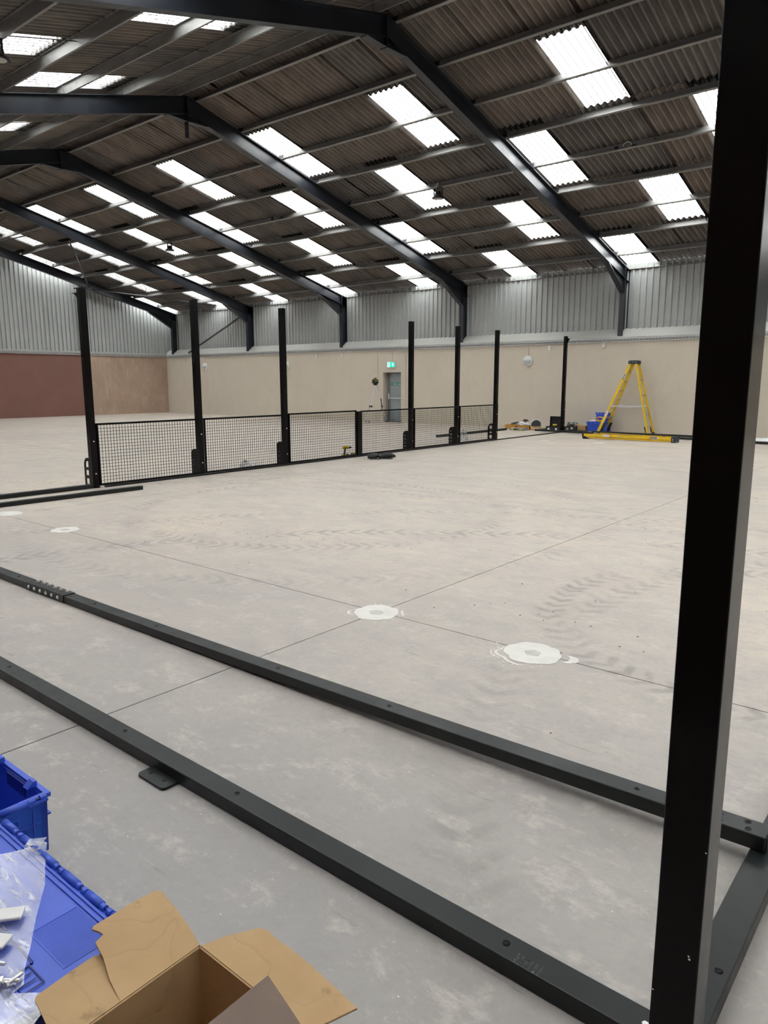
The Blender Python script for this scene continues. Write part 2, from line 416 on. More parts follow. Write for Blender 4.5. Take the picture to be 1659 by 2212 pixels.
# trowelled smears around the two nearest patches
def smear(cx, cy_, rad, a0, a1, w, seed, thick=.0018, n=26):
    rnd = random.Random(seed); inn, out = [], []
    for i in range(n+1):
        a = a0+(a1-a0)*i/n; e = max(0, math.sin(PI*i/n))**.6
        c = rad + .012*math.sin(7*a) + rnd.uniform(-.006, .006)
        out.append((cx+(c+w*e)*math.cos(a), cy_+(c+w*e)*math.sin(a))); inn.append((cx+c*math.cos(a), cy_+c*math.sin(a)))
    return out + inn[::-1]
m = MB(); m.slab(smear(-1.97, 3.80, .20, PI*1.02, PI*1.62, .022, 4), 0, .0018); m.slab(smear(-1.94, 3.80, .185, -.15, .55, .055, 5), 0, .0017)
m.slab(smear(-1.97, 3.80, .235, PI*1.1, PI*1.35, .012, 8), 0, .0015)
for k in range(26):
    a = random.uniform(PI*.95, PI*1.75); r = random.uniform(.20, .29); m.slab(blob(-1.97+r*math.cos(a), 3.8+r*math.sin(a), random.uniform(.003, .011), random.uniform(.003, .008), 7, .15, k), 0, .0014)
m.build('filler_smear', FILLER, floor)
m = MB()
for k in range(22):
    a = random.uniform(0, 6.28); r = random.uniform(.17, .23); m.slab(blob(-3.21+r*math.cos(a), 3.8+r*math.sin(a), random.uniform(.004, .014), random.uniform(.003, .007), 7, .15, 40+k, a), 0, .0014)
m.slab(smear(-3.21, 3.8, .185, .2, 1.0, .02, 14), 0, .0016); m.slab(smear(-3.21, 3.8, .18, 3.4, 4.3, .02, 15), 0, .0016)
m.build('filler_smear', FILLER, floor)
m = MB()   # scattered crumbs of dirt on the slab
for (cx, cy_, s, n) in ((-1.9, 10.9, .25, 22), (-6.2, 4.9, .6, 60), (-3.2, 5.6, 1.6, 24), (-2.2, 4.4, .4, 14), (-5, 8, 3, 24)):
    for k in range(n):
        x, y = random.gauss(cx, s), random.gauss(cy_, s*.7)
        if y < 2.8 or x > -.6: continue
        m.slab(blob(x, y, random.uniform(.002, .007), random.uniform(.002, .005), 6, .2, k), 0, .003)
o = m.build('dirt_crumbs', simple('dirt_crumb', (.05, .042, .036), .9), floor); o['kind'] = 'stuff'

# ---------------------------------------------------------------- long far wall
wf = structure('wall_far')
DX0, DX1, DZ = -19.09, -18.17, 1.98
m = MB()
for x0, x1, z0, z1 in ((X0-.35, DX0, -.05, 2.97), (DX1, X1+.35, -.05, 2.97), (DX0, DX1, DZ, 2.97)): m.box(x0, x1, YF, YF+.42, z0, z1)
m.box(DX0-.1, DX1+.1, YF+.40, YF+.5, -.05, DZ+.1)
m.build('plastered_wall', BEIGE, wf)
m = MB(); poly = [(YF-.02, 2.955), (YF-.02, 3.0), (YF+.36, 3.285), (YF+.42, 3.285), (YF+.42, 2.955)]
Tp = Matrix(((0, 1, 0, 0), (1, 0, 0, 0), (0, 0, 1, 0), (0, 0, 0, 1)))   # XZ poly -> YZ plane, extrude along X
for i in range(len(FR)-1):
    m = MB(); m.prism(poly, 6.04 if i else 7.24, TR(FR[i]+(.0 if i else -1.2), 0, 0) @ Tp); m.build('ledge_flashing', FLASH, wf)
def clad_profile(w=1.0, pitch=.2, d=.032):
    pts = []
    for k in range(int(round(w/pitch))):
        x = k*pitch; pts += [(x, 0), (x+.118, 0), (x+.135, -d), (x+.182, -d)]
    pts.append((w, 0)); return pts
PROF = clad_profile(1.0, .2, .045)
def clad_mesh(z0, ztop):          # ztop(x) height
    n = len(PROF); vs = [(x, y, z0) for x, y in PROF] + [(x, y, ztop(x)) for x, y in PROF]
    vs += [(x, y+.004, z) for x, y, z in vs]
    fs = [(i, i+1, n+i+1, n+i) for i in range(n-1)] + [(2*n+i, 3*n+i, 3*n+i+1, 2*n+i+1) for i in range(n-1)]
    fs += [(i, 2*n+i, 2*n+i+1, i+1) for i in range(n-1)]
    mb = MB(); mb.add(vs, fs); return mb.mesh('cladding_sheet')
cm = clad_mesh(3.235, lambda x: 5.255); cm.materials.append(CLAD)
x = X0-1.0; k = 0
while x < X1:
    put('cladding_sheet', cm, wf, loc=(x, 23.44 + (.004 if k % 2 else 0), 0)); x += 1.0; k += 1
m = MB(); x = X0
while x < 2:
    for z in (5.0, 3.42): m.cyl((x+.06, 23.436, z), (x+.06, 23.425, z), .009, 6)
    x += .2
o = m.build('fixing_screws', simple('dull_screw', (.12, .12, .12), .5), wf); o['kind'] = 'stuff'
m = MB(); m.box(X0, X1, 23.52, 23.62, 4.95, 5.20); m.build('eaves_beam', PURLIN, wf)

# end wall (left): terracotta paint, then bare plaster into the corner
wl = structure('wall_left')
YS = 18.6
m = MB(); m.box(X0-.4, X0, YN-.4, YS, -.05, 3.02); m.build('painted_wall', RED, wl)
m = MB(); m.box(X0-.4, X0+.012, YS, YF, -.05, 3.0); m.build('bare_plaster_wall', BARE, wl)
m = MB(); m.box(X0-.3, X0+.02, YN, YF+.4, 2.985, 3.07); m.build('ledge_flashing', FLASH, wl)
y = YF+.6; k = 0
while y > YN-1:
    ya, yb = y-1.0, y
    if abs(ya-RIDGE_Y) > .01 and (ya-RIDGE_Y)*(yb-RIDGE_Y) < 0: pass
    me = clad_mesh(3.05, lambda x, yb=yb: z_sheet(yb-x)-.05); me.materials.append(CLAD)
    o = put('cladding_sheet', me, wl, loc=(-34.2 - (.004 if k % 2 else 0), yb, 0)); o.rotation_euler = (0, 0, -PI/2)
    o.rotation_euler = (0, 0, PI/2 + PI); y -= 1.0; k += 1

# near long wall and right end wall, out of frame behind and beside the camera
wn = structure('wall_near')
m = MB(); m.box(X0-.35, X1+.35, YN-.42, YN, -.05, 2.97); m.build('plastered_wall', RED, wn)  # unseen wall, dark red chosen to weaken reflections in the black post
m = MB(); x = X0-.1; n = 0
vs = []; fs = []
while x < X1+.4:
    for px, py in PROF[:-1]: vs += [(x+px, -.83-py, 2.97), (x+px, -.83-py, 5.2)]
    x += 1.0
for i in range(len(vs)//2-1): fs.append((2*i, 2*i+2, 2*i+3, 2*i+1))
m.add(vs, fs); m.box(X0, X1, -.87, YN, 2.9, 2.99); o = m.build('cladding_run', CLAD, wn); o['kind'] = 'stuff'
wr = structure('wall_right')
m = MB(); m.box(X1, X1+.4, YN-.4, YF+.4, -.05, 2.97); m.build('plastered_wall', BEIGE, wr)
m = MB(); m.prism([(YN-.4, 2.97), (YF+.4, 2.97), (YF+.4, 5.2), (RIDGE_Y, 8.3), (YN-.4, 5.2)], .1, TR(X1+.2, 0, 0) @ Tp); m.build('gable_cladding', CLAD, wr)

# ---------------------------------------------------------------- roof: corrugated sheets in lapped tiers, rooflights, purlins
ceil = structure('ceiling')
PITCH_C, NW, AMP = .1482, 7, .026
SW = PITCH_C*NW                     # 1.0374 cover width
TIER = [(11.28, 13.33), (13.03, 15.80), (15.50, 18.52), (18.22, 21.20), (20.90, 23.78)]
def sheet_mesh(L, name, mat, thick=.006, single=False):
    NX = NW*8 + 3; vs = []; fs = []
    for s_, (yy, dz) in enumerate(((0, .010), (L, -.010))):   # y = 0 is the lower (eaves) end
        for i in range(NX+1):
            xx = i*PITCH_C/8; vs.append((xx, yy, AMP*math.cos(2*PI*xx/PITCH_C) + dz))
    n = NX+1
    for i in range(NX): fs.append((i, i+1, n+i+1, n+i))
    if not single:
        k = len(vs); vs += [(a, b_, c+thick) for a, b_, c in vs]
        for i in range(NX): fs.append((k+i, k+n+i, k+n+i+1, k+i+1))
        for i in range(NX): fs += [(i, k+i, k+i+1, i+1), (n+i, n+i+1, k+n+i+1, k+n+i)]
        fs += [(0, n, k+n, k), (n-1, k+n-1, k+2*n-1, 2*n-1)]
    me = bpy.data.meshes.new(name); me.from_pydata(vs, [], fs); me.update(); me.materials.append(mat)
    for p in me.polygons: p.use_smooth = True
    return me
XS0 = -15.62 - SW*20                # phase so that rooflights start at x = -15.62, -11.47, -7.32 ...
NCOL = int((X1+.6-XS0)/SW)+1
meshes = {}
for k, (ya, yb) in enumerate(TIER):
    L = (yb-ya)/math.cos(ANG)
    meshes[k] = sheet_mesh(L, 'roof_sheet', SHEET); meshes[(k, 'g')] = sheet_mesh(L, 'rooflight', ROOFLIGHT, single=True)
rest = MB()
for col in range(NCOL):
    xx = XS0 + col*SW
    if xx + SW < X0-.35: continue
    for k, (ya, yb) in enumerate(TIER):
        is_light = (k in (1, 3) and (col-20) % 4 == 0) or (k in (2, 4) and (col-20) % 4 == 2)
        for side in (1, -1):
            yl = yb if side == 1 else 2*RIDGE_Y-yb
            loc = Vector((xx if side == 1 else xx+SW+.02, yl, z_sheet(yl)))
            rot = (-ANG, 0, 0) if side == 1 else (-ANG, 0, PI)
            # local +y runs from eaves up the slope
            R = (RZ(PI) @ RX(ANG)) if side == 1 else RX(ANG)
            T = Matrix.Translation(Vector((xx+SW+.02 if side == 1 else xx, yl, z_sheet(yl)))) @ R
            near_hidden = side == -1 and (k >= 3 or xx > -9) or xx > -2.2
            if is_light:
                o = put('rooflight', meshes[(k, 'g')], ceil); o.matrix_local = T
            elif not near_hidden:
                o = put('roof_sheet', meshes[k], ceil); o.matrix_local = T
            else:
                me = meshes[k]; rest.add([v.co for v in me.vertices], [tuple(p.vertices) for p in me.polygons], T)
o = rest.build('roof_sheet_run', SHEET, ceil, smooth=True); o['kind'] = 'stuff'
m = MB(); m.prism([(RIDGE_Y-.32, z_sheet(RIDGE_Y-.32)+.04), (RIDGE_Y, 8.46), (RIDGE_Y+.32, z_sheet(RIDGE_Y+.32)+.04), (RIDGE_Y, 8.44)], X1-X0+.8, TR(X0-.4, 0, 0) @ Tp)
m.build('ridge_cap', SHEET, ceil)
# Z purlins, one length per bay
PY = [11.58, 12.93, 14.275, 15.62, 16.965, 18.31, 19.655, 21.0, 22.345, 23.42]
zs = []
def zsec(t=.005, d=.165, fl=.06):   # local: u down-slope, v normal (up); bottom flange towards the ridge, top flange to the eaves
    return [(-fl, 0), (t/2, 0), (t/2, d-t), (fl, d-t), (fl, d), (-t/2, d), (-t/2, t), (-fl+.0, t), (-fl, .018), (-fl-.003, .018)]
for side in (1, -1):
    for y in PY:
        for i in range(len(FR)-1):
            yy = y if side == 1 else 2*RIDGE_Y-y
            c, s_ = math.cos(ANG), math.sin(ANG)
            pts = [(side*(u*c + v*s_)*1.0, v*c - u*s_) for u, v in zsec()]
            L = 6.035; m = MB(); m.prism(pts, L, Tp)
            o = m.build('purlin', PURLIN, ceil, loc=(FR[i]+.005, yy, z_raft(yy)+.004))
# sag rods at mid bay, running down the slope through the purlins
for i in range(len(FR)-1):
    for side in (1, -1):
        m = MB(); xm = FR[i]+3.02
        a = (xm, RIDGE_Y+side*.25, z_raft(RIDGE_Y+.25)+.10); bb = (xm, RIDGE_Y+side*12.0, z_raft(RIDGE_Y+12.0)+.10)
        m.tube([a, bb], .008, 6); m.build('sag_rod', GALV_TIE, ceil)
# dark cleats that carry the purlins on each rafter
cl = MB(); cl.box(-.07, .07, -.008, .004, .0, .15)
cl.box(-.07, .07, -.09, .004, .0, .008)
clm = cl.mesh('purlin_cleat'); clm.materials.append(STEEL)
for fx in FR[:7]:
    for side in (1, -1):
        for y in PY[:-1]:
            yy = y if side == 1 else 2*RIDGE_Y-y
            o = put('purlin_cleat', clm, ceil); o.matrix_local = TR(fx, yy-side*.012, z_raft(yy)) @ (RX(-ANG) if side == 1 else RZ(PI) @ RX(-ANG))

# ---------------------------------------------------------------- portal frames
def I_beam(m, p0, p1, depth, fl, tf=.014, tw=.010, down=True):
    """I section in the YZ plane between top-flange points p0, p1 (y, z)"""
    (ya, za), (yb, zb) = p0, p1
    d = Vector((yb-ya, zb-za)).normalized()
    for (o0, o1, w) in ((0, tf, fl), (tf, depth-tf, tw), (depth-tf, depth, fl)):
        q = [(ya, za-o0), (yb, zb-o0), (yb, zb-o1), (ya, za-o1)]
        m.prism(q, w, TR(-w/2, 0, 0) @ Tp)
DEP = .375
labels = ['portal frame against the end wall, partly hidden at far left', 'first free-standing portal frame in front of the end wall',
          'second free-standing portal frame counting from the end wall', 'middle portal frame with a short hanger below its apex',
          'nearest portal frame seen whole, large apex at picture top', 'portal frame overhead just behind the black court post',
          'portal frame out of view to the right of the camera', 'portal frame out of view, second to the right of the camera', 'portal frame out of view at the right end wall']
for i, fx in enumerate(FR):
    t = thing('portal_frame', 'dark navy steel ' + labels[i], 'steel frame', (fx, 0, 0), group='portal frames of the shed roof')
    for side in (1, -1):
        Y = lambda d: RIDGE_Y + side*d
        z = lambda d: 8.2 - SLOPE*d
        m = MB(); I_beam(m, (Y(0.01), z(0)), (Y(12.17), z(12.17)), DEP, .17)
        m.build('rafter', STEEL, t)
        m = MB()   # column: flanges facing the hall and the cladding
        ya = 11.79
        for o0, o1, w in ((0, .014, .17), (.014, .346, .010), (.346, .36, .17)):
            a, bb = sorted((Y(ya+o0), Y(ya+o1))); m.box(-w/2, w/2, a, bb, 2.95, z(ya+o1)-.002)
        m.build('column', STEEL, t)
        m = MB()   # eaves haunch
        q = [(Y(10.55), z(10.55)-DEP+.01), (Y(11.80), z(11.8)-DEP+.01), (Y(11.80), 4.36)]
        m.prism(q, .010, TR(-.005, 0, 0) @ Tp)
        q = [(Y(10.5), z(10.5)-DEP-.001), (Y(11.80), 4.36), (Y(11.80), 4.345), (Y(10.46), z(10.5)-DEP-.012)]
        m.prism(q, .17, TR(-.085, 0, 0) @ Tp)
        m.box(-.085, .085, *sorted((Y(11.775), Y(11.79))), 4.33, z(11.8))
        m.build('eaves_haunch', STEEL, t)
    m = MB()       # apex haunch and end plate
    h = .56
    q = [(RIDGE_Y-h, 8.2-SLOPE*h-DEP+.01), (RIDGE_Y+h, 8.2-SLOPE*h-DEP+.01), (RIDGE_Y+.0, 7.69)]
    zz = 8.2-SLOPE*h-DEP
    m.prism([(RIDGE_Y-h, zz), (RIDGE_Y, 8.2-DEP), (RIDGE_Y+h, zz), (RIDGE_Y+.03, 7.66), (RIDGE_Y-.03, 7.66)], .010, TR(-.005, 0, 0) @ Tp)
    m.prism([(RIDGE_Y-h, zz), (RIDGE_Y-.02, 7.665), (RIDGE_Y-.02, 7.65), (RIDGE_Y-h, zz-.014)], .17, TR(-.085, 0, 0) @ Tp)
    m.prism([(RIDGE_Y+h, zz), (RIDGE_Y+.02, 7.665), (RIDGE_Y+.02, 7.65), (RIDGE_Y+h, zz-.014)], .17, TR(-.085, 0, 0) @ Tp)
    m.box(-.09, .09, RIDGE_Y-.014, RIDGE_Y+.014, 7.64, 8.2)
    m.build('apex_haunch', STEEL, t)
    if i == 3:
        m = MB(); m.box(-.035, .035, RIDGE_Y-.03, RIDGE_Y+.03, 7.30, 7.66); m.build('hanger', STEEL, t)
# gable column and bracing in the end bay
t = thing('gable_column', 'dark steel column standing against the end wall cladding, behind the leftmost court post', 'steel column', (-33.95, 18.5, 3.02))
m = MB(); m.box(-.10, .10, -.07, -.056, 0, 3.28); m.box(-.10, .10, .056, .07, 0, 3.28); m.box(-.008, .008, -.056, .056, 0, 3.28); m.build('column_section', STEEL, t)
def brace(label, a, bb, r=.035, cat='brace'):
    m = MB(); m.tube([a, bb], r, 10); o = m.build('bracing_tube', GALV_TIE, None, smooth=True); tag(o, label, cat, None); return o
brace('dark diagonal tube across the grey cladding of the end bay', (-32.0, 23.02, 3.08), (-27.75, 23.02, 4.66), .045)
brace('long grey roof tie running from the eaves frame to the gable column', (-33.42, 18.75, 5.93), (-27.7, 21.55, 5.04), .03)
brace('short grey tube dropping from a rafter to the gable column head', (-27.6, 14.7, 6.86), (-33.4, 18.6, 6.02), .03)
brace('thin grey roof tie at far left above the first frame', (-33.4, 13.6, 7.3), (-27.65, 12.4, 7.35), .022)
brace('second thin grey roof tie at far left, just below its twin', (-33.4, 13.5, 7.12), (-27.65, 13.6, 7.02), .022)

# ---------------------------------------------------------------- door, exit sign
d1 = structure('door_1')
m = MB(); yb = YF+.24
m.box(DX0, DX0+.05, yb, yb+.08, 0, DZ); m.box(DX1-.05, DX1, yb, yb+.08, 0, DZ); m.box(DX0, DX1, yb, yb+.08, DZ-.05, DZ)
m.box(DX0+.05, DX0+.10, yb-.03, yb, 0, DZ-.03)
m.build('door_frame', DOORF, d1)
m = MB(); m.box(DX0+.10, DX1-.05, yb+.01, yb+.055, .01, DZ-.055); leaf = m.build('door_leaf', DOORG, d1, .003)
m = MB(); m.box(DX0+.14, DX1-.09, yb-.065, yb-.035, .93, .97); m.box(DX0+.13, DX0+.18, yb-.07, yb+.01, .90, 1.14); m.box(DX1-.13, DX1-.08, yb-.07, yb+.01, .90, 1.14)
m.build('push_bar', ZINC, leaf, .004)
m = MB(); m.cyl((DX0+.155, yb-.02, .95), (DX0+.155, yb-.02, DZ-.06), .014, 8); m.cyl((DX0+.155, yb-.02, .05), (DX0+.155, yb-.02, .95), .014, 8); m.build('vertical_bolt', DOORF, leaf)
m = MB(); m.box(DX0+.22, DX1-.13, yb+.002, yb+.009, 1.47, 1.57); sg = m.build('door_notice', SIGNG, leaf)
def text(body, size, loc, rot, mat, parent, name='lettering', ext=.0006, align='CENTER', sx=1.0, bold=False):
    c = bpy.data.curves.new(name, 'FONT'); c.body = body; c.size = size; c.extrude = ext; c.align_x = align; c.align_y = 'CENTER'
    if bold: c.offset = size*.025
    c.resolution_u = 3; c.materials.append(mat)
    tmp = bpy.data.objects.new(name, c); COL.objects.link(tmp)
    me = bpy.data.meshes.new_from_object(tmp.evaluated_get(bpy.context.evaluated_depsgraph_get())); bpy.data.objects.remove(tmp)
    o = bpy.data.objects.new(name, me); COL.objects.link(o); o.parent = parent; o.location = loc; o.rotation_euler = rot; o.scale = (sx, 1, 1)
    return o
text('Push bar to open', .068, ((DX0+DX1)/2+.07, yb, 1.52), (PI/2, 0, 0), LETTER, leaf, sx=.85, bold=True)
m = MB(); T0 = TR(DX0+.265, yb-.0015, 1.52) @ RY(-.5); m.prism([(-.02, -.006), (.005, -.006), (.005, -.018), (.025, 0), (.005, .018), (.005, .006), (-.02, .006)], .003, T0); m.build('arrow_mark', LETTER, leaf)

t = thing('exit_sign', 'lit green running man exit sign above the grey door', 'sign', (-18.63, YF, 2.28))
m = MB(); m.box(-.21, .21, -.055, 0, -.115, .115); m.build('sign_case', WHITE, t, .008)
GLOWG = emitter('lit_green_sign', (.03, .62, .42), .55); GLOWW = emitter('lit_white_pictogram', (.55, 1.0, .93), .9)
m = MB(); m.box(-.195, .195, -.06, -.054, -.10, .10); m.build('sign_panel', GLOWG, t)
m = MB()
m.box(-.185, -.06, -.063, -.0595, -.09, .09)
m.build('door_pictogram', GLOWW, t)
GLOWD = emitter('green_pictogram', (.0, .30, .20), .15)
m = MB(); T0 = TR(-.125, -.0665, 0)
m.lathe([(0.0001, 0), (.015, 0), (.015, .002), (.0001, .002)], 12, TR(-.115, -.0635, .06) @ RX(PI/2))
for pl in ([(-.01, .045), (.012, .04), (.005, -.005), (-.016, 0)], [(.005, 0), (.03, -.03), (.022, -.038), (-.006, -.01)], [(-.012, 0), (-.03, -.04), (-.05, -.045), (-.046, -.055), (-.02, -.05), (0, -.01)],
           [(.008, .04), (.035, .015), (.03, .008), (.004, .028)], [(-.008, .04), (-.035, .035), (-.045, .012), (-.037, .010), (-.028, .027), (-.005, .03)]):
    m.prism(pl, .0015, T0 @ TR(0, 0, 0))
m.build('running_figure', GLOWD, t)
m = MB(); m.prism([(-.02, -.075), (.02, -.075), (.02, .0), (.055, .0), (0, .08), (-.055, .0), (-.02, .0)], .003, TR(.09, -.0635, 0)); m.build('arrow_up', GLOWW, t)

# ---------------------------------------------------------------- wall services
def conduit(label, x, z0, z1, boxes=()):
    m = MB(); m.cyl((x, YF-.014, z0), (x, YF-.014, z1), .012, 8)
    for zb in boxes: m.box(x-.02, x+.02, YF-.03, YF, zb-.015, zb+.015)
    o = m.build('conduit', PVC, None); tag(o, label, 'conduit'); return o
conduit('cream conduit running down the wall left of the door', -19.36, 1.0, 2.86, (1.6, 2.3))
conduit('short cream conduit feeding the green exit sign', -18.60, 2.40, 2.86)
conduit('cream conduit running down the wall right of the door', -17.92, .35, 2.86, (1.05, 1.5, 2.1))
conduit('cream conduit drop above the round lamp between two black posts', -12.54, 2.50, 2.86, (2.68,))
conduit('cream conduit drop above the round lamp nearest the wall corner', -30.72, 2.55, 2.86, (2.68,))
conduit('cream conduit drop above the round lamp half hidden by a post', -24.74, 2.50, 2.86, (2.68,))
def bulkhead(label, x, z):
    t = thing('bulkhead_lamp', label, 'lamp', (x, YF, z), group='round bulkhead lamps on the beige wall')
    m = MB(); m.lathe([(.001, 0), (.185, 0), (.19, .02), (.182, .055), (.15, .078), (.08, .09), (.001, .093)], 32, RX(PI/2)); m.build('housing', WHITE, t, smooth=True)
    pl = [(.135*math.cos(a), .135*math.sin(a)) for a in [PI + PI*k/16 for k in range(17)]]
    m = MB(); m.prism(pl, .03, TR(0, -.105, .02)); m.build('lens', GREYP, t, .004)
    return t
bulkhead('white round bulkhead lamp on beige wall between the two rightmost thin posts', -12.54, 2.31)
bulkhead('white round bulkhead lamp on beige wall, nearest the wall corner', -30.72, 2.365)
bulkhead('white round bulkhead lamp half hidden behind the third court post', -24.74, 2.33)
for x, z, lab in ((-9.82, 2.76, 'small white switch box under the tray, above the standing ladder'), (-11.73, 2.735, 'small white switch box under the tray left of the corner post'),
               (-21.29, 2.72, 'small white switch box under the tray, second left of the door'), (-22.82, 2.72, 'small white switch box under the tray, third left of the door'),
               (-32.4, 2.72, 'tiny white switch box under the tray near the wall corner')):
    t = thing('switch_box', lab, 'switch', (x, YF, z))
    m = MB(); m.box(-.045, .045, -.05, 0, -.075, .075); m.build('box_body', WHITE, t, .006)
    m = MB(); m.box(-.012, .012, -.058, -.05, -.01, .02); m.build('rocker', GREYP, t); m = MB(); m.box(-.006, .006, -.02, 0, .075, .10); m.build('cable_entry', GREYP, t)
def tray(label, L, loc, rz):
    t = thing('cable_tray', label, 'cable tray', loc, rz)
    m = MB()
    for z, r in ((0, .011), (.085, .008), (.045, .005)): m.tube([(0, -.055, z), (L, -.055, z)], r, 6)
    m.tube([(0, -.005, 0), (L, -.005, 0)], .006, 6)
    m.build('tray_rails', TRAY, t)
    m = MB(); n = int(L/.10)
    for k in range(n):
        x = .05+k*.10; m.box(x-.003, x+.003, -.058, -.052, 0, .085); m.box(x-.003, x+.003, -.058, -.003, -.006, 0)
    o = m.build('tray_wires', TRAY, t); o['kind'] = 'stuff'
    m = MB()
    for k, (yy, zz, r) in enumerate(((-.03, .016, .011), (-.015, .030, .012), (-.038, .034, .009), (-.025, .05, .010), (-.035, .062, .008))):
        m.tube([(L*i/40, yy+.004*math.sin(i*1.3+k), zz+.005*math.sin(i*.9+2*k)) for i in range(41)], r, 5)
    m.build('cables', CABLE, t)
    m = MB()
    for zz in (.11, .13): m.tube([(0, -.012, zz), (L, -.012, zz)], .009, 6)
    n = int(L/1.9)
    for k in range(n): m.box(.6+k*1.9, .66+k*1.9, -.03, 0, .095, .145)
    m.build('top_conduit', FLASH, t)
    return t
tray('long steel cable tray fixed along the top of the beige wall', X1-X0-.1, (X0+.06, YF, 2.865), 0)
tray('steel cable tray fixed along the top of the terracotta wall', YF-YN-.15, (X0+.02, YN+.05, 2.90), PI/2)

# ---------------------------------------------------------------- high bay lamps on purlins
def highbay(label, x, y, dz=0):
    zb = z_raft(y)-.005+dz
    t = thing('high_bay_lamp', label, 'lamp', (x, y, zb), group='high bay lamps hung from the purlins')
    m = MB(); m.prism([(-.13, .0), (.06, .0), (.06, .13)], .01, TR(0, -.09, 0)); m.box(-.09, .09, -.095, .02, -.012, .0); m.build('bracket', PURLIN, t)
    m = MB(); m.box(-.135, -.125, -.05, -.01, -.24, -.02); m.box(.125, .135, -.05, -.01, -.24, -.02); m.box(-.135, .135, -.05, -.01, -.03, -.02); m.build('yoke', RUBBER, t)
    m = MB(); m.lathe([(.001, -.11), (.07, -.11), (.085, -.16), (.09, -.22), (.155, -.255), (.165, -.285), (.14, -.29), (.001, -.285)], 28, TR(0, -.03, 0)); m.build('housing', RUBBER, t, smooth=False)
    m = MB(); m.lathe([(.001, -.286), (.115, -.286), (.115, -.292), (.001, -.292)], 28, TR(0, -.03, 0)); m.build('lens', simple('frosted_lamp_lens', (.42, .41, .38), .4), t)
    m = MB(); m.tube([(.05, -.09, .12), (.10, -.10, .05), (.02, -.09, -.03), (-.03, -.05, -.09), (0, -.03, -.12)], .008, 6); m.build('cord', RUBBER, t, smooth=True)
highbay('black high bay lamp hung from a purlin near the middle of the roof', -12.05, 16.92)
highbay('black high bay lamp silhouetted against a rooflight at far left', -24.35, 16.92)
highbay('black high bay lamp at the extreme left edge under a rooflight', -12.2, 5.62)
for x, y, lab in ((-6.9, 17.0, 'coil of grey cable hanging at a purlin beside the black court post'), (-18.35, 16.92, 'small bent cable clip on a purlin in the middle bay')):
    t = thing('cable_loop', lab, 'cable', (x, y-.05, z_raft(y)+.08))
    m = MB(); m.tube([(.12*math.cos(a)*.8, -.03, .08*math.sin(a)) for a in [PI*k/9 for k in range(10)]], .008, 6); m.build('looped_cable', WHITE if y > 16.95 else PURLIN, t, smooth=True)
    m = MB(); m.box(-.30, -.22, -.02, 0, -.06, .04); m.build('fixing_plate', RUBBER, t); m = MB(); m.box(.10, .20, -.02, 0, -.06, .0); m.build('fixing_plate', RUBBER, t)

# ---------------------------------------------------------------- court posts
def court_post(label, x, y, h=3.0, openings=False, letters='', top='none', fin=True, group='court posts'):
    t = thing('court_post', label, 'post', (x, y, 0), group=group)
    m = MB(); m.box(-.05, .05, -.05, .05, 0, h); m.build('post_shaft', BLACK, t, .006)
    m = MB(); m.box(-.075, .085, -.053, .053, 0, .012); m.build('base_plate', BLACK, t, .003)
    m = MB(); m.box(.0505, .056, -.052, .052, .02, .995); m.build('panel_clamp', BLACK, t, .002)
    for zz in (.22, .72): 
        m = MB(); m.cyl((.056, .0, zz), (.064, .0, zz), .011, 6); m.build('bolt', ZINC, t)
    if fin:
        W, Hh = .15, .46
        outer = [(-.05, .012), (-.05, Hh), (-.05-W*.35, Hh)] + [(-.05-W*.35-(W*.65)*math.sin(a), Hh-W*.65+(W*.65)*math.cos(a)) for a in [PI/2*k/6 for k in range(1, 7)]] + [(-.05-W, .012)]
        m = MB()
        if openings:
            # fin with three cut-outs: frame built of bars
            xo, xi = -.05-W, -.05
            m.box(xo, xo+.045, -.048, -.038, .012, .36); m.box(xi-.02, xi, -.048, -.038, .012, Hh)
            for z0, z1 in ((.012, .05), (.14, .19), (.27, .315)): m.box(xo+.045, xi-.02, -.048, -.038, z0, z1)
            arc = [(xi-.02, Hh), (xo+.075, Hh), (xo+.04, Hh-.02), (xo+.012, Hh-.06), (xo, .36), (xo+.045, .36), (xo+.055, .39), (xo+.075, .41), (xi-.02, .41)]
            m.prism(arc, .010, TR(0, -.048, 0))
        else:
            m.prism(outer, .010, TR(0, -.048, 0))
        f = m.build('fin_plate', BLACK, t, .0)
        if letters:
            for k, ch in enumerate(letters):
                text(ch, .085, (-.05-W*.55, -.0495, .09+k*.085), (PI/2, -PI/2 if True else 0, 0), LETTERF, f, sx=.8)
    if top == 'left' or top == 'both':
        m = MB(); m.box(-.20, -.05, -.045, .045, h-.075, h-.067); m.prism([(-.19, h-.075), (-.05, h-.075), (-.05, h-.22)], .008, TR(0, -.004, 0)); m.box(-.12, -.05, -.05, .05, h-.01, h+.004)
        m.build('top_bracket', BLACK, t)
    if top == 'right' or top == 'both':
        m = MB(); m.box(.05, .15, -.05, .05, h-.075, h-.067); m.prism([(.05, h-.075), (.14, h-.075), (.05, h-.22)], .008, TR(0, -.004, 0)); m.box(-.06, .06, -.06, .06, h, h+.006)
        m.build('top_bracket', BLACK, t)
    if top == 'pin':
        m = MB(); m.cyl((.05, 0, h-.05), (.10, 0, h-.05), .008, 6); m.build('top_pin', BLACK, t)
    for zz in (1.35, 1.95, 2.5): m = MB(); m.box(-.008, .008, -.0507, -.050, zz, zz+.035); m.build('slot_hole', HOLE, t)
    return t
LETTERF = simple('cut_out_letter', (.42, .38, .33), .8, 0, 0, 8)
XP = -10.62
court_post('tall black post at the near end of the mesh fence, bracket at top', XP, 5.78, 3.0, True, '', 'left')
court_post('second tall black post along the mesh fence from the left', XP, 7.78, 3.0, False, ':::', 'none')
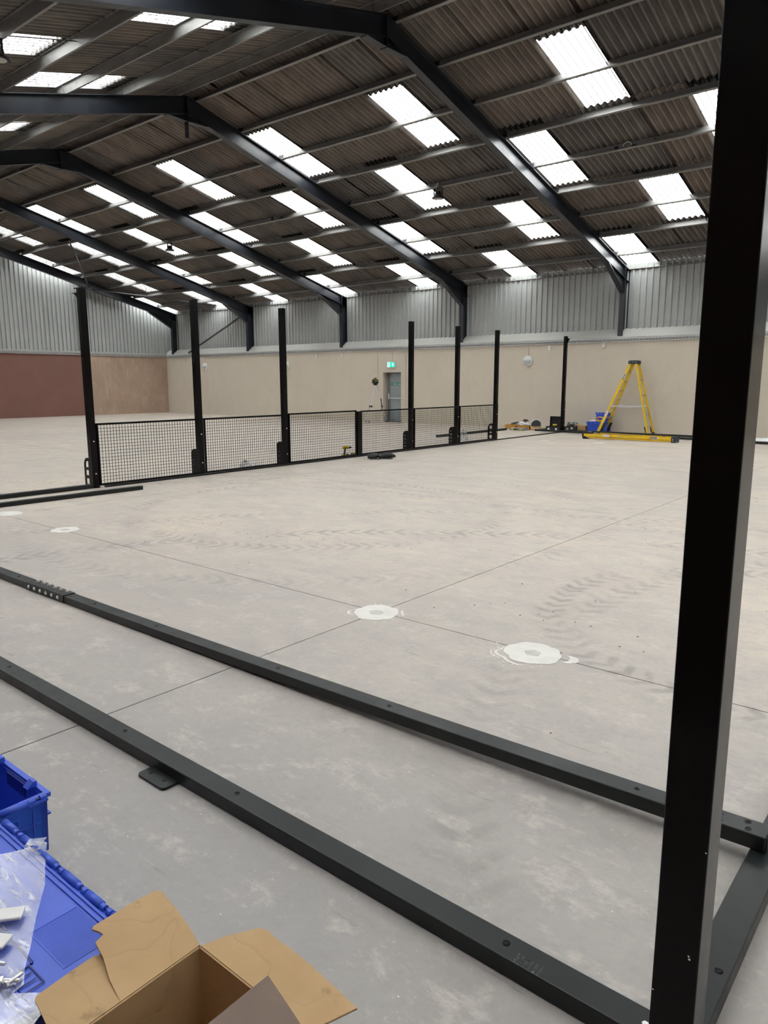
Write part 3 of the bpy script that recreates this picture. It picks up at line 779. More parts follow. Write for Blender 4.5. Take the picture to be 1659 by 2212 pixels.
court_post('third tall black post along the mesh fence, left of the gate', XP, 9.80, 3.0, False, ':::', 'none')
court_post('tall black post just right of the grey door, fourth along the fence', XP, 13.87, 3.0, False, 'ACOP', 'none')
court_post('fifth tall black post along the fence, in line with a roof column', XP, 15.82, 3.0, False, 'ACOP', 'none')
court_post('last tall black post at the far end of the mesh fence', XP, 17.75, 3.0, True, '', 'pin')
court_post('tall black corner post standing alone left of the yellow ladders', XP, 21.95, 3.02, False, '', 'right', fin=False)
# short gate post
t = thing('gate_post', 'short black gate post in the middle of the mesh fence', 'post', (XP+.05, 11.93, 0))
m = MB(); m.box(-.04, .04, -.065, .065, 0, .985); m.build('post_shaft', BLACK, t, .004)
m = MB(); m.box(-.06, .06, -.066, .066, 0, .01); m.build('base_plate', BLACK, t)
m = MB(); m.cyl((.02, -.09, .1), (.02, -.09, .9), .012, 8); m.build('hinge_rod', BLACK, t)

def mesh_panel(label, y0, y1, z1=.995, x=XP+.06):
    t = thing('mesh_panel', label, 'fence panel', (x, y0, 0), group='mesh fence panels of the court')
    L = y1-y0; z0 = .03
    m = MB(); m.box(-.015, .015, 0, L, z1-.03, z1); m.build('top_rail', BLACK, t)
    m = MB(); m.box(-.015, .015, 0, L, z0, z0+.03); m.build('bottom_rail', BLACK, t)
    for yy in (0, L-.025): m = MB(); m.box(-.014, .014, yy, yy+.025, z0, z1); m.build('stile', BLACK, t)
    m = MB(); r = .0028
    n = int(round((L-.05)/.0508))
    for k in range(1, n): yy = .025+(L-.05)*k/n; m.box(-r, r, yy-r, yy+r, z0+.03, z1-.03)
    n = int(round((z1-z0-.06)/.0508))
    for k in range(1, n): zz = z0+.03+(z1-z0-.06)*k/n; m.box(r, 3*r, .025, L-.025, zz-r, zz+r)
    o = m.build('welded_wires', BLACK, t); o['kind'] = 'stuff'
    return t
mesh_panel('black wire mesh panel at the near left end of the fence', 5.835, 7.735)
mesh_panel('black wire mesh panel, second along the fence from the left', 7.84, 9.75)
mesh_panel('black wire mesh gate panel with the yellow drill behind it', 9.855, 11.84, 1.01)
mesh_panel('black wire mesh panel in front of the grey door', 12.0, 13.82)
mesh_panel('black wire mesh panel between the fourth and fifth tall posts', 13.925, 15.765)
mesh_panel('black wire mesh panel at the far right end of the fence', 15.875, 17.70)
# track rail below the fence
def beam(name, label, p0, p1, w, h, holes=(), mat=None, group=None, cat='steel beam', bevel=.005, sag=0, hole_off=0):
    p0, p1 = Vector(p0), Vector(p1); mid = p0
    t = thing(name, label, cat, tuple(p0), math.atan2(p1.y-p0.y, p1.x-p0.x), group)
    L = (p1-p0).length; dz = p1.z-p0.z
    m = MB(); N = 14 if sag else 1
    zf = lambda s: (dz*(s/L)**2 if sag else dz*s/L)
    vs = []; fs = []
    for i in range(N+1):
        s = L*i/N; vs += [(s, -w/2, zf(s)), (s, w/2, zf(s)), (s, w/2, zf(s)+h), (s, -w/2, zf(s)+h)]
    for i in range(N):
        a = 4*i; fs += [(a, a+4, a+5, a+1), (a+1, a+5, a+6, a+2), (a+2, a+6, a+7, a+3), (a+3, a+7, a+4, a)]
    fs += [(0, 1, 2, 3), (4*N, 4*N+3, 4*N+2, 4*N+1)]
    m.add(vs, fs); m.build('beam_section', mat or BEAMTOP, t, bevel, seg=3)
    for hs, off in holes:
        zt = zf(hs)+h
        r = MB(); r.lathe([(.0075, -.001), (.0108, -.001), (.0108, .0014), (.0075, .0016)], 16, TR(hs, off, zt)); r.f = r.f[:-2]
        k = len(r.v); r.add([(0.0075*math.cos(2*PI*i/16), .0075*math.sin(2*PI*i/16), .0016) for i in range(16)] + [(0.0075*math.cos(2*PI*i/16), .0075*math.sin(2*PI*i/16), -.001) for i in range(16)], [], TR(hs, off, zt))
        ins = r.build('threaded_insert', BLACK, t)
        c = MB(); c.lathe([(.0001, .0001), (.0076, .0001), (.0076, .0005), (.0001, .0005)], 12, TR(hs, off, zt)); c.build('bore', HOLE, ins)
    return t, zf, L
beam('floor_rail', 'thin black floor rail lying under the mesh fence', (XP+.09, 5.9, 0), (XP+.09, 21.9, 0), .05, .028, bevel=0)
beam('court_beam', 'black floor beam running left from the first fence post', (-10.60, 1.2, 0), (-10.60, 5.72, 0), .10, .06, group=None)
beam('court_beam', 'loose black beam lying in front of the first fence post', (-9.93, 2.2, 0), (-9.88, 6.13, 0), .09, .058)
BA = .09
beam('court_beam', 'black floor beam across the far court end, behind the ladder on the floor', (-10.75, 22.15, 0), (1.5, 22.15, 0), .08, .06)
beam('court_beam', 'loose black beam with its free end left of the corner post', (-11.32, 21.46, .032), (-2.0, 20.62, .0), .09, .058)
beam('court_beam', 'loose black beam lying outside the fence, seen through the last panels', (-12.42, 17.5, 0), (-12.5, 21.6, 0), .09, .07)
# near beam B (closest) and beam A (second)
yB0, yB1 = 1.622, 1.606
HB = []
for xh in (-5.2, -4.06, -2.875, -2.075, -.885): HB.append((xh+5.6, 0.005))
tb, _, _ = beam('court_beam', 'nearest black floor beam with a foot plate, meeting the corner post', (-5.6, 1.628, 0), (-.47, 1.607, 0), .092, .058, HB)
m = MB(); T0 = TR(5.6-2.58, -.045, 0)
c = [(0, .06), (0, -.055)] + [(.02-.02*math.cos(a), -.055-.02*math.sin(a)) for a in [PI/2*k/4 for k in range(1, 5)]] + [(.17+.02*math.sin(a), -.075+.02-.02*math.cos(a)) for a in [PI/2*k/4 for k in range(0, 5)]] + [(.19, .06)]
fp = MB(); fp.slab(c, .002, .013, T0); o = fp.build('foot_plate', BEAMTOP, tb, .0015)
for hx in (.045, .14):
    c = MB(); c.lathe([(.0001, 0), (.0095, 0), (.0095, .0008), (.0001, .0008)], 14, T0 @ TR(hx, -.035, .013)); c.build('bolt_hole', HOLE, o)
sc_ = MB()
for i in range(6):
    for j in range(5):
        for k in range(3): sc_.slab(blob(4.765+i*.014+random.gauss(0, .0015), -.040+j*.0075+random.gauss(0, .001), random.uniform(.001, .0042), random.uniform(.0007, .0022), 7, .2, i*20+j*3+k), .058, .0583)
o = sc_.build('chalky_scuffs', SCUFF, tb)
HA = [(x+5.47, .0) for x in (-4.79, -4.02, -2.86, -2.07, -.865)] + [(5.47-.575, .022), (5.47-.575+.01, -.022), (5.47-.485, .022), (5.47-.475, -.022)]
ta, zfA, LA = beam('court_beam', 'second black floor beam, its right end lifted onto the side beam', (-5.47, 2.538, 0), (-.415, 2.552, .062), .094, .056, HA, sag=1)
m = MB(); m.box(LA-.002, LA+.004, -.040, .040, .066, .114); m.build('open_end', HOLE, ta)
ta2, _, _ = beam('court_beam', 'black floor beam leaving the picture left of the bolted splice', (-10.5, 2.524, 0), (-5.475, 2.538, 0), .094, .056, [(10.5-5.98, 0), (10.5-7.4, 0)])
t = thing('splice_plate', 'black angled splice plate with two rows of shiny bolts joining two beams', 'splice plate', (-5.73, 2.538, 0), .003)
m = MB(); m.box(0, .58, -.052, .044, .056, .063); m.box(0, .58, -.053, -.047, .004, .063); m.build('angle_plate', BEAMTOP, t, .0015)
for k in range(6):
    x = .06+k*.092
    m = MB(); m.lathe([(.0001, 0), (.0125, 0), (.0125, .009), (.0001, .009)], 6, TR(x, .012, .067)); m.lathe([(.0001, 0), (.015, 0), (.015, .004), (.0001, .004)], 14, TR(x, .012, .063)); m.build('bolt', ZINC, t)
    m = MB(); m.lathe([(.0001, 0), (.014, 0), (.013, .006), (.006, .010), (.0001, .011)], 14, TR(x-.02, -.053, .033) @ RX(PI/2)); m.build('bolt', ZINC, t, smooth=True)
HC = [(s, -.02) for s in (.22, .95, 1.9, 2.9, 3.9)]
tc_, _, _ = beam('court_beam', 'wide black side beam running away behind the big corner post', (-.412, 1.67, 0), (-.412, 22.0, 0), .098, .060, HC)

# big corner post beside the camera
t = thing('corner_post', 'very large black square post filling the right side of the view', 'post', (-.4175, 1.615, 0))
m = MB(); m.box(-.05, .05, -.052, .052, 0, 3.0); m.build('post_shaft', BLACK, t, .006, seg=3)
for (yy, zz) in ((-.02, .36),):
    m = MB(); m.lathe([(.0001, 0), (.009, 0), (.009, .006), (.0001, .006)], 6, TR(-.05, yy, zz) @ RY(-PI/2)); m.build('bolt', ZINC, t)
m = MB(); m.lathe([(.0001, 0), (.009, 0), (.009, .008), (.0001, .008)], 6, TR(-.066, -.02, .058)); m.build('bolt', ZINC, t)
m = MB()
for (xx, zz, r) in ((.028, .33, .0022), (.030, .323, .003), (.046, .60, .0018), (-.045, .20, .002)): m.lathe([(.0001, 0), (r, 0), (.0001, .0004)], 7, TR(xx, -.052, zz) @ RX(PI/2))
m.build('paint_chip', ZINC, t)


# ---------------------------------------------------------------- step ladders
def rail(m, a, bb, w, d, side):
    """channel rail from a to b: w in the ladder plane (x), d along y"""
    a, bb = Vector(a), Vector(bb); u = (bb-a).normalized(); n = Vector((u.z, 0, -u.x))
    for (o0, o1, q0, q1) in ((-w/2, w/2, 0, .006), (-w/2, -w/2+.006, 0, d), (w/2-.006, w/2, 0, d)):
        y0, y1 = (q0, q1) if side > 0 else (-q1, -q0)
        vs = [p + n*o + Vector((0, yy, 0)) for p in (a, bb) for o in (o0, o1) for yy in (y0, y1)]
        m.add(vs, [(0, 1, 3, 2), (4, 6, 7, 5), (0, 4, 5, 1), (2, 3, 7, 6), (0, 2, 6, 4), (1, 5, 7, 3)])
def step_ladder(label, loc, rz=0, spread_f=.98, spread_r=.62, H=2.24, group=None, folded=False, tf=-.08, tr=.07, wf=.085, wr=.062, cap=(-.15, .13)):
    t = thing('step_ladder', label, 'ladder', loc, rz, group)
    # A-frame seen from the side: front (treads) to -x, rear legs to +x, top at x=0
    wb_f, wt_f, wb_r, wt_r = .34, .17, .31, .15
    xf, xr, top = (-spread_f, spread_r, H-.06)
    for s in (-1, 1):
        m = MB(); rail(m, (xf, s*wb_f, 0.02), (tf, s*wt_f, top), wf, .03, -s); m.build('front_rail', YELLOW, t)
        m = MB(); rail(m, (xr, s*wb_r, 0.02), (tr, s*wt_r, top), wr, .028, -s); m.build('rear_rail', YELLOW, t)
    n = 7
    for k in range(n):
        f = (k+.75)/(n+.75); z = f*top; x = xf+(tf-xf)*f; w = wb_f+(wt_f-wb_f)*f
        m = MB(); m.box(x-min(.045, wf/2-.004), x+min(.045, wf/2-.004), -w+.005, w-.005, z-.02, z); m.build('tread', TREAD, t)
    for k, f in enumerate((.10, .27, .33, .55, .77)):
        z = f*top; x = xr+(tr-xr)*f; w = wb_r+(wt_r-wb_r)*f
        m = MB(); m.box(x-.015, x+.015, -w, w, z-.02, z+.01); m.build('rear_brace', TREAD, t)
    m = MB()
    for s in (-1, 1):
        f = .385; xa = xf+(tf-xf)*f; xb = xr+(tr-xr)*f; wa = wb_f+(wt_f-wb_f)*f; wb2 = wb_r+(wt_r-wb_r)*f
        if folded: m.bar((xa, s*(wa+.012), f*top), (xa+(xb-xa)*.5, s*(wa+.012), f*top+.3), .006, .045)
        else: m.bar((xa, s*(wa+.012), f*top), ((xa+xb)/2, s*(wa+.012), f*top-.03), .006, .045); m.bar(((xa+xb)/2, s*(wa+.012), f*top-.03), (xb, s*(wb2+.012), f*top), .006, .045)
    m.build('spreader', ZINC, t)
    m = MB(); m.slab([(cap[0], -.19), (cap[1], -.18), (cap[1], .18), (cap[0], .19)], H-.09, H); m.box(cap[0]+.03, cap[1]-.03, -.15, .15, H, H+.012); m.build('top_cap', NAVY, t, .01)
    m = MB()
    for s in (-1, 1):
        for xx in (cap[0]+.05, (cap[0]+cap[1])/2, cap[1]-.04): m.cyl((xx, s*.18, H-.045), (xx, s*.195, H-.045), .012, 6)
    m.build('cap_rivets', ZINC, t)
    for s in (-1, 1):
        m = MB(); m.box(xf-.06, xf+.05, s*wb_f-.02*(s > 0)-.012, s*wb_f+.02*(s < 0)+.012, 0, .045); m.build('foot', RUBBER, t)
        m = MB(); m.box(xr-.04, xr+.04, s*wb_r-.02*(s > 0)-.012, s*wb_r+.02*(s < 0)+.012, 0, .045); m.build('foot', RUBBER, t)
    # black inner knee plates near the feet
    m = MB()
    for s in (-1, 1):
        m.prism([(xf+.02, .03), (xf+.13, .03), (xf+.24, .30), (xf+.15, .30)], .006, TR(0, s*(wb_f-.03), 0))
        m.prism([(xr-.07, .03), (xr-.02, .03), (xr-.10, .24), (xr-.13, .24)], .006, TR(0, s*(wb_r-.03), 0))
    m.build('foot_bracket', RUBBER, t)
    # labels on the near front rail
    def rail_pt(f, s=-1): return Vector((xf+(tf-xf)*f, s*(wb_f+(wt_f-wb_f)*f), .02+(top-.02)*f))
    sl = math.atan2(top, tf-xf)
    def stick(f, L, w, mat, name, txt=None, tm=None, sz=.05, shape='rect'):
        p = rail_pt(f)+Vector((0, -.004, 0)); T = TR(*p) @ RY(-sl)
        mm = MB()
        if shape == 'rect': mm.box(-L/2, L/2, -.002, .002, -w/2, w/2, T)
        else: mm.prism([(L/2*math.cos(a), w/2*math.sin(a)) for a in [2*PI*k/20 for k in range(20)]], .003, T)
        o = mm.build(name, mat, t)
        if txt:
            text(txt, sz, tuple(p+Vector((0, -.0035, 0))), (PI/2, -sl, 0), tm, o, sx=.9, bold=True)
        return o
    stick(.80, .28, .07, PAPER, 'maker_badge', 'WERNER', LETTERK, .055, 'oval')
    stick(.27, .22, .06, PAPER, 'rating_label', None, LETTERK, .05)
    return t
step_ladder('yellow step ladder standing open against the beige wall', (-8.60, 22.62, 0), math.radians(3), .95, .60, 2.24)
# folded ladder lying on the floor: same parts, folded
tl = step_ladder('folded yellow step ladder lying flat on the floor', (0, 0, 0), 0, .042, .028, 2.55, None, True, -.04, .03, .072, .045, (-.085, .07))
tl.matrix_basis = TR(-6.34, 19.98, .0705) @ RZ(math.radians(-1.0)) @ RY(PI/2 - .0) @ TR(0, 0, -2.55)

# ---------------------------------------------------------------- laser level on tripod
t = thing('tripod', 'silver survey tripod standing in front of the grey door', 'tripod', (-18.9, 22.35, 0))
hub = Vector((0, 0, 1.52))
legs = ((-.32, -.22), (.02, -.42), (.42, .22))
for lx, ly in legs:
    f = Vector((lx, ly, 0)); d = (hub-f)
    m = MB(); n = Vector((-ly, lx, 0)).normalized()*.022
    k1 = f + d*.42
    for s in (-1, 1): m.tube([k1+n*s, hub+n*s*.8], .010, 6)
    m.tube([f+d*.05, k1+d*.06], .014, 8); m.build('leg', ZINC if lx != .02 else WHITE, t)
    m = MB(); m.tube([k1-d*.02, k1+d*.03], .032, 8); m.build('leg_clamp', RUBBER, t)
    m = MB(); m.tube([f, f+d*.05], .012, 8, radii=[.008, .026]); m.build('leg_foot', RUBBER, t)
m = MB(); m.lathe([(.001, 1.47), (.07, 1.48), (.085, 1.52), (.075, 1.55), (.001, 1.55)], 16); m.build('tripod_head', RUBBER, t)
m = MB(); m.tube([(.20, .10, .95), (.25, .08, .75), (.28, .08, .55), (.25, .08, .5)], .02, 6); m.build('carry_strap', RUBBER, t)
t = thing('laser_level', 'olive laser level mounted on the survey tripod', 'instrument', (-18.9, 22.35, 1.55))
m = MB(); m.box(-.11, .11, -.09, .09, .0, .05); m.build('base_block', RUBBER, t, .01)
m = MB(); m.box(-.105, .105, -.085, .085, .05, .16); m.build('body', OLIVE, t, .015)
m = MB(); m.lathe([(.001, .16), (.06, .16), (.055, .2), (.045, .22), (.001, .22)], 14); m.build('rotating_head', OLIVE, t)
m = MB(); m.box(-.05, .05, -.09, -.085, .07, .13); m.build('display_panel', RUBBER, t)

# ---------------------------------------------------------------- tools by the far wall
def drill(label, loc, rz, s=1.0, mat=DRILLY, group=None, lying=False, name='power_drill'):
    t = thing(name, label, 'drill', loc, rz, group)
    T = Matrix.Scale(s, 4)
    if lying: T = T @ TR(0, 0, .035) @ RX(PI/2) @ TR(0, 0, -.1)
    m = MB(); m.tube([(-.09, 0, .19), (-.07, 0, .19), (.0, 0, .19), (.06, 0, .19)], .03, 12, T, radii=[.02, .036, .036, .03]); m.build('motor_body', mat, t, smooth=False)
    m = MB(); m.tube([(.06, 0, .19), (.10, 0, .19), (.13, 0, .19)], .02, 10, T, radii=[.024, .022, .012]); m.build('chuck', RUBBER, t)
    m = MB(); m.tube([(-.03, 0, .17), (-.045, 0, .1), (-.05, 0, .05)], .02, 8, T); m.build('handle', RUBBER, t)
    m = MB(); m.box(-.10, .05, -.035, .035, 0, .05, T); m.build('battery', RUBBER, t, .006*s)
    m = MB(); m.box(-.105, .0, -.0365, .0365, .03, .045, T); m.build('battery_band', mat, t)
    return t
drill('yellow and black cordless drill standing behind the mesh gate', (-10.82, 11.80, 0), math.radians(70))
drill('yellow battery tool lying by the fifth post outside the fence', (-11.35, 16.72, 0), math.radians(200), 1.1, lying=True)
# spare battery beside the drill
t = thing('battery_pack', 'black and yellow battery pack on the floor beside the standing drill', 'battery', (-10.80, 12.02, 0))
m = MB(); m.box(-.05, .05, -.06, .06, 0, .045); m.build('battery_case', RUBBER, t, .006); m = MB(); m.box(-.04, .04, -.05, .03, .045, .065); m.build('battery_top', DRILLY, t, .006)

def crumple(name, label, cat, loc, dims, mat, seed, n=14, k=.25, parent=None, group=None):
    rnd = random.Random(seed); m = MB(); vs = []; rows = 8
    for i in range(rows+1):
        th = PI/2*(i/rows)
        for j in range(n):
            a = 2*PI*j/n; r = math.cos(th)*(1+k*rnd.uniform(-1, 1)); z = math.sin(th)*(1+k*.8*rnd.uniform(-1, 1))
            vs.append((dims[0]*r*math.cos(a), dims[1]*r*math.sin(a), max(.002, dims[2]*z) if i else .001))
    fs = [(i*n+j, i*n+(j+1) % n, (i+1)*n+(j+1) % n, (i+1)*n+j) for i in range(rows) for j in range(n)]
    fs.append(tuple(range(n-1, -1, -1))); fs.append(tuple(range(rows*n, rows*n+n)))
    m.add(vs, fs); o = m.build(name, mat, None, loc=loc); tag(o, label, cat, group); return o
def hexbolt(label, loc, rot, s=1.0, group=None, L=.05):
    t = thing('hex_bolt', label, 'bolt', loc, 0, group, rot=rot)
    m = MB(); m.lathe([(.0001, 0), (.0075*s, 0), (.0075*s, .006*s), (.0001, .006*s)], 6); m.build('bolt_head', ZINC, t)
    m = MB(); m.lathe([(.0001, .006*s), (.004*s, .006*s), (.004*s, L*s), (.0001, L*s)], 10); m.build('bolt_shank', ZINC, t)
    return t
crumple('plastic_bag', 'crumpled clear bag of fittings behind the second mesh panel', 'bag', (-10.86, 8.99, 0), (.09, .13, .13), FILM, 3)
crumple('paper_scrap', 'small white paper packet beside the bag behind the second mesh panel', 'packet', (-10.86, 9.23, 0), (.05, .07, .06), PAPER, 4)
hexbolt('shiny bolt touching the bag behind the second mesh panel', (-10.84, 9.33, .01), (0, PI/2, .4), 2.0, 'bolts spilled behind the second mesh panel')
hexbolt('second shiny bolt, farther from the bag behind the second mesh panel', (-10.80, 9.40, .01), (0, PI/2, 1.9), 2.0, 'bolts spilled behind the second mesh panel')
crumple('plastic_bag', 'pale blue clear bag leaning by the fifth tall post', 'bag', (-11.2, 17.05, 0), (.11, .11, .30), FILM, 5, k=.15)

# knee pads on the court floor
def knee_pad(label, loc, rz, tilt=0, L=.26):
    t = thing('knee_pad', label, 'knee pad', loc, rz, 'knee pads on the court floor'); vs = []; n = 12; m = MB(); rows = 10
    for i in range(rows+1):
        s = i/rows; x = (s-.5)*L; e = max(.25, abs(math.sin(PI*min(max(s, .03), .97)))**.45); w, h = .10*e, .065*e
        for j in range(n):
            a = 2*PI*j/n; vs.append((x, w*math.cos(a), max(.004, .045+.03*math.sin(PI*s)*1 + h*math.sin(a)) if math.sin(a) < 0 else .045+.02*math.sin(PI*s)+h*math.sin(a)))
    fs = [(i*n+j, i*n+(j+1) % n, (i+1)*n+(j+1) % n, (i+1)*n+j) for i in range(rows) for j in range(n)] + [tuple(range(n-1, -1, -1)), tuple(range(rows*n, rows*n+n))]
    m.add(vs, fs); m.build('pad_shell', RUBBER, t, smooth=True)
    m = MB(); m.tube([(-.05, -.075, .05), (-.07, -.12, .02), (-.02, -.15, .008), (.05, -.13, .008), (.06, -.08, .04)], .010, 6); m.build('strap', RUBBER, t)
    t.rotation_euler = (0, tilt, rz); return t
knee_pad('larger charcoal knee pad on the floor near the gate, right of its twin', (-9.80, 11.97, .0), math.radians(70), .0, .40)
knee_pad('smaller black knee pad on the floor near the gate, left of its twin', (-9.98, 11.74, 0), math.radians(95), 0, .36)

def tray_bin(label, loc, rz, L=.36, W=.24, H=.13):
    t = thing('parts_tray', label, 'tray', loc, rz, 'orange parts trays by the wall')
    m = MB(); o = .03
    for (x0, x1, y0, y1) in ((0, L, 0, .008), (0, L, W-.008, W), (0, .008, 0, W), (L-.008, L, 0, W)): m.box(x0, x1, y0, y1, 0, H)
    m.box(0, L, 0, W, 0, .008); m.box(-.012, L+.012, -.012, .0, H-.02, H); m.box(-.012, L+.012, W, W+.012, H-.02, H)
    for k in range(9): m.box(.02+k*L/9, .026+k*L/9, -.005, 0, .01, H-.03)
    m.build('tray_body', ORANGE, t); return t
tray_bin('orange parts tray farthest left on the floor by the wall', (-12.85, 22.15, 0), .05, .40, .3, .15)
tray_bin('orange parts tray tucked behind the clear organiser case', (-12.38, 22.1, 0), -.04, .5, .3, .15)
t = thing('tool_pouch', 'small grey pouch lying on top of the orange tray', 'pouch', (-12.55, 22.3, .15), .3)
m = MB(); m.slab([(-.12, -.06), (.10, -.08), (.13, .05), (-.08, .08)], 0, .07, RY(-.25) @ TR(0, 0, .02)); m.build('pouch_body', simple('grey_cloth', (.10, .11, .12), .8), t, .015)
m = MB(); m.box(-.03, .06, -.085, -.075, .02, .06); m.build('pouch_flap', RUBBER, t)
crumple('plastic_bag', 'white plastic bag lying on the orange trays', 'bag', (-12.18, 22.27, .152), (.20, .14, .13), PAPER, 9, k=.2)
crumple('glove', 'dark work glove on top of the white plastic bag', 'glove', (-12.12, 22.24, .285), (.10, .07, .06), simple('maroon_glove', (.07, .03, .03), .8), 10)
crumple('cable_coil', 'dark coil of wire on the floor beside the orange trays', 'coil', (-11.90, 22.52, 0), (.08, .09, .1), RUBBER, 12)
t = thing('organiser_case', 'clear organiser case with yellow latches in front of orange trays', 'case', (-12.10, 21.75, 0), .03)
m = MB(); m.box(-.26, .26, -.17, .17, 0, .055); m.build('case_base', SMOKE, t, .01)
m = MB(); m.box(-.26, .26, -.17, .17, .057, .085); m.build('case_lid', SMOKE, t, .01)
for x in (-.17, .13): m = MB(); m.box(x, x+.07, -.185, -.17, .01, .07); m.build('latch', DRILLY, t, .004)
m = MB(); m.box(-.08, .06, -.18, -.17, .03, .06); m.build('carry_grip', RUBBER, t)
# roll of tape / bag
t = thing('tool_bucket', 'off-white bucket lying on its side with a dark mouth, left of open toolbox', 'bucket', (-11.68, 22.2, .15), .2)
Tb = RZ(.1) @ RX(math.radians(62))
m = MB(); m.lathe([(.001, -.16), (.15, -.16), (.17, .05), (.175, .10)], 22, Tb); m.f.pop(); m.build('bucket_body', PAPER, t, smooth=True)
m = MB(); m.tube([Tb @ Vector((.174*math.cos(2*PI*k/22), .174*math.sin(2*PI*k/22), .10)) for k in range(23)], .010, 6, cap=False); m.build('rim', PAPER, t)
m = MB(); m.lathe([(.001, .06), (.16, .06), (.16, .07), (.001, .07)], 22, Tb); m.build('contents', RUBBER, t)
m = MB(); m.tube([Tb @ Vector((.175*math.cos(a), .02+.14*math.sin(a), .12+.08*math.sin(a))) for a in [PI*k/10 for k in range(11)]], .006, 6); m.build('handle', ZINC, t)
m = MB(); m.box(-.16, .17, -.16, -.10, -.148, -.02); m.build('wrap_band', TAN, t, .01)
# open toolbox
t = thing('toolbox', 'open black toolbox with upright lid against the beige wall', 'toolbox', (-11.06, 22.3, 0), .0)
m = MB()
for a in ((-.24, .24, -.16, -.15, 0, .15), (-.24, .24, .15, .16, 0, .15), (-.24, -.23, -.16, .16, 0, .15), (.23, .24, -.16, .16, 0, .15), (-.24, .24, -.16, .16, 0, .01)): m.box(*a)
m.build('case_base', RUBBER, t, .004)
m = MB(); m.box(-.23, .23, .165, .185, .14, .47); 
for a in ((-.23, .23, .10, .17, .45, .47), (-.23, -.21, .10, .17, .14, .47), (.21, .23, .10, .17, .14, .47)): m.box(*a)
for k in range(6): m.box(-.19+k*.075, -.175+k*.075, .15, .166, .17, .43)
m.build('case_lid', RUBBER, t, .004)
for x in (-.17, .10): m = MB(); m.box(x, x+.07, -.172, -.16, .03, .10); m.build('latch', PAPER, t, .004)
m = MB(); m.box(-.42, -.25, -.12, .12, 0, .06); o = m.build('lift_out_tray', RUBBER, t, .004)
drill('yellow drill standing inside the open black toolbox', (-11.02, 22.26, .012), .6, .95)
# black tool bag with teal tools
t = thing('tool_bag', 'black tool bag full of teal power tools behind the corner post', 'bag', (-10.54, 22.52, 0))
m = MB(); m.slab([(-.26, -.14), (.26, -.14), (.26, .14), (-.26, .14)], 0, .15); m.build('bag_body', RUBBER, t, .03)
m = MB(); m.tube([(-.2, 0, .12), (-.16, 0, .22), (.1, 0, .22), (.2, 0, .12)], .012, 6); m.build('handle', RUBBER, t)
for k, (x, y) in enumerate(((-.12, .0), (.04, .02), (.16, -.02))):
    drill(('leftmost', 'middle', 'rightmost')[k] + ' teal power tool sticking out of the black tool bag', (-10.54+x, 22.52+y, .155), k*1.1, .6, TEAL, 'teal tools in the black tool bag')
t = thing('tape_roll', 'brown roll of tape on the floor in front of the tool bag', 'tape', (-10.56, 22.22, .06))
m = MB(); n = 20
pr = [(.035, -.02), (.06, -.02), (.06, .02), (.035, .02)]
vs = [(r*math.cos(2*PI*k/n), r*math.sin(2*PI*k/n), z) for r, z in pr for k in range(n)]
fs = [(i*n+k, i*n+(k+1) % n, ((i+1) % 4)*n+(k+1) % n, ((i+1) % 4)*n+k) for i in range(4) for k in range(n)]
m.add(vs, fs, RX(PI/2)); m.build('tape_ring', TAN, t, smooth=False); m = MB(); m.add(vs, fs, RX(PI/2) @ Matrix.Diagonal((.62, .62, 1.1, 1))); m.build('core_ring', PAPER, t)
# circular saw / black round tool
t = thing('circular_saw', 'black circular saw on the floor left of the brown box', 'saw', (-10.32, 22.05, 0), .1)
m = MB(); m.lathe([(.001, -.03), (.115, -.03), (.12, 0), (.115, .03), (.001, .03)], 24, TR(0, 0, .125) @ RX(PI/2)); m.build('blade_guard', RUBBER, t)
m = MB(); m.box(-.15, .15, -.07, .05, .0, .012); m.build('sole_plate', ZINC, t)
m = MB(); m.tube([(-.12, 0, .2), (-.02, 0, .245), (.08, 0, .21), (.11, 0, .13)], .018, 8); m.build('handle', RUBBER, t, smooth=True)
m = MB(); m.lathe([(.001, .0), (.03, .0), (.03, .015), (.001, .015)], 12, TR(.0, -.035, .125) @ RX(PI/2)); m.build('blade_hub', PAPER, t)
t = thing('carton', 'small brown carton between the saw and the blue crates', 'box', (-10.10, 22.36, 0), .05)
m = MB(); m.box(-.13, .13, -.11, .11, .0, .21); m.build('carton_body', TAN, t, .004)
m = MB(); m.prism([(-.13, .21), (-.13, .215), (-.2, .24), (-.2, .235)], .22, TR(0, -.11, 0)); m.prism([(.13, .21), (.13, .215), (.19, .20), (.19, .195)], .22, TR(0, -.11, 0)); m.build('carton_flap', TAN, t)
m = MB(); m.box(-.13, .13, -.111, -.11, .0, .05); m.build('dark_base_strip', RUBBER, t)  # black strip along the bottom of the carton's front

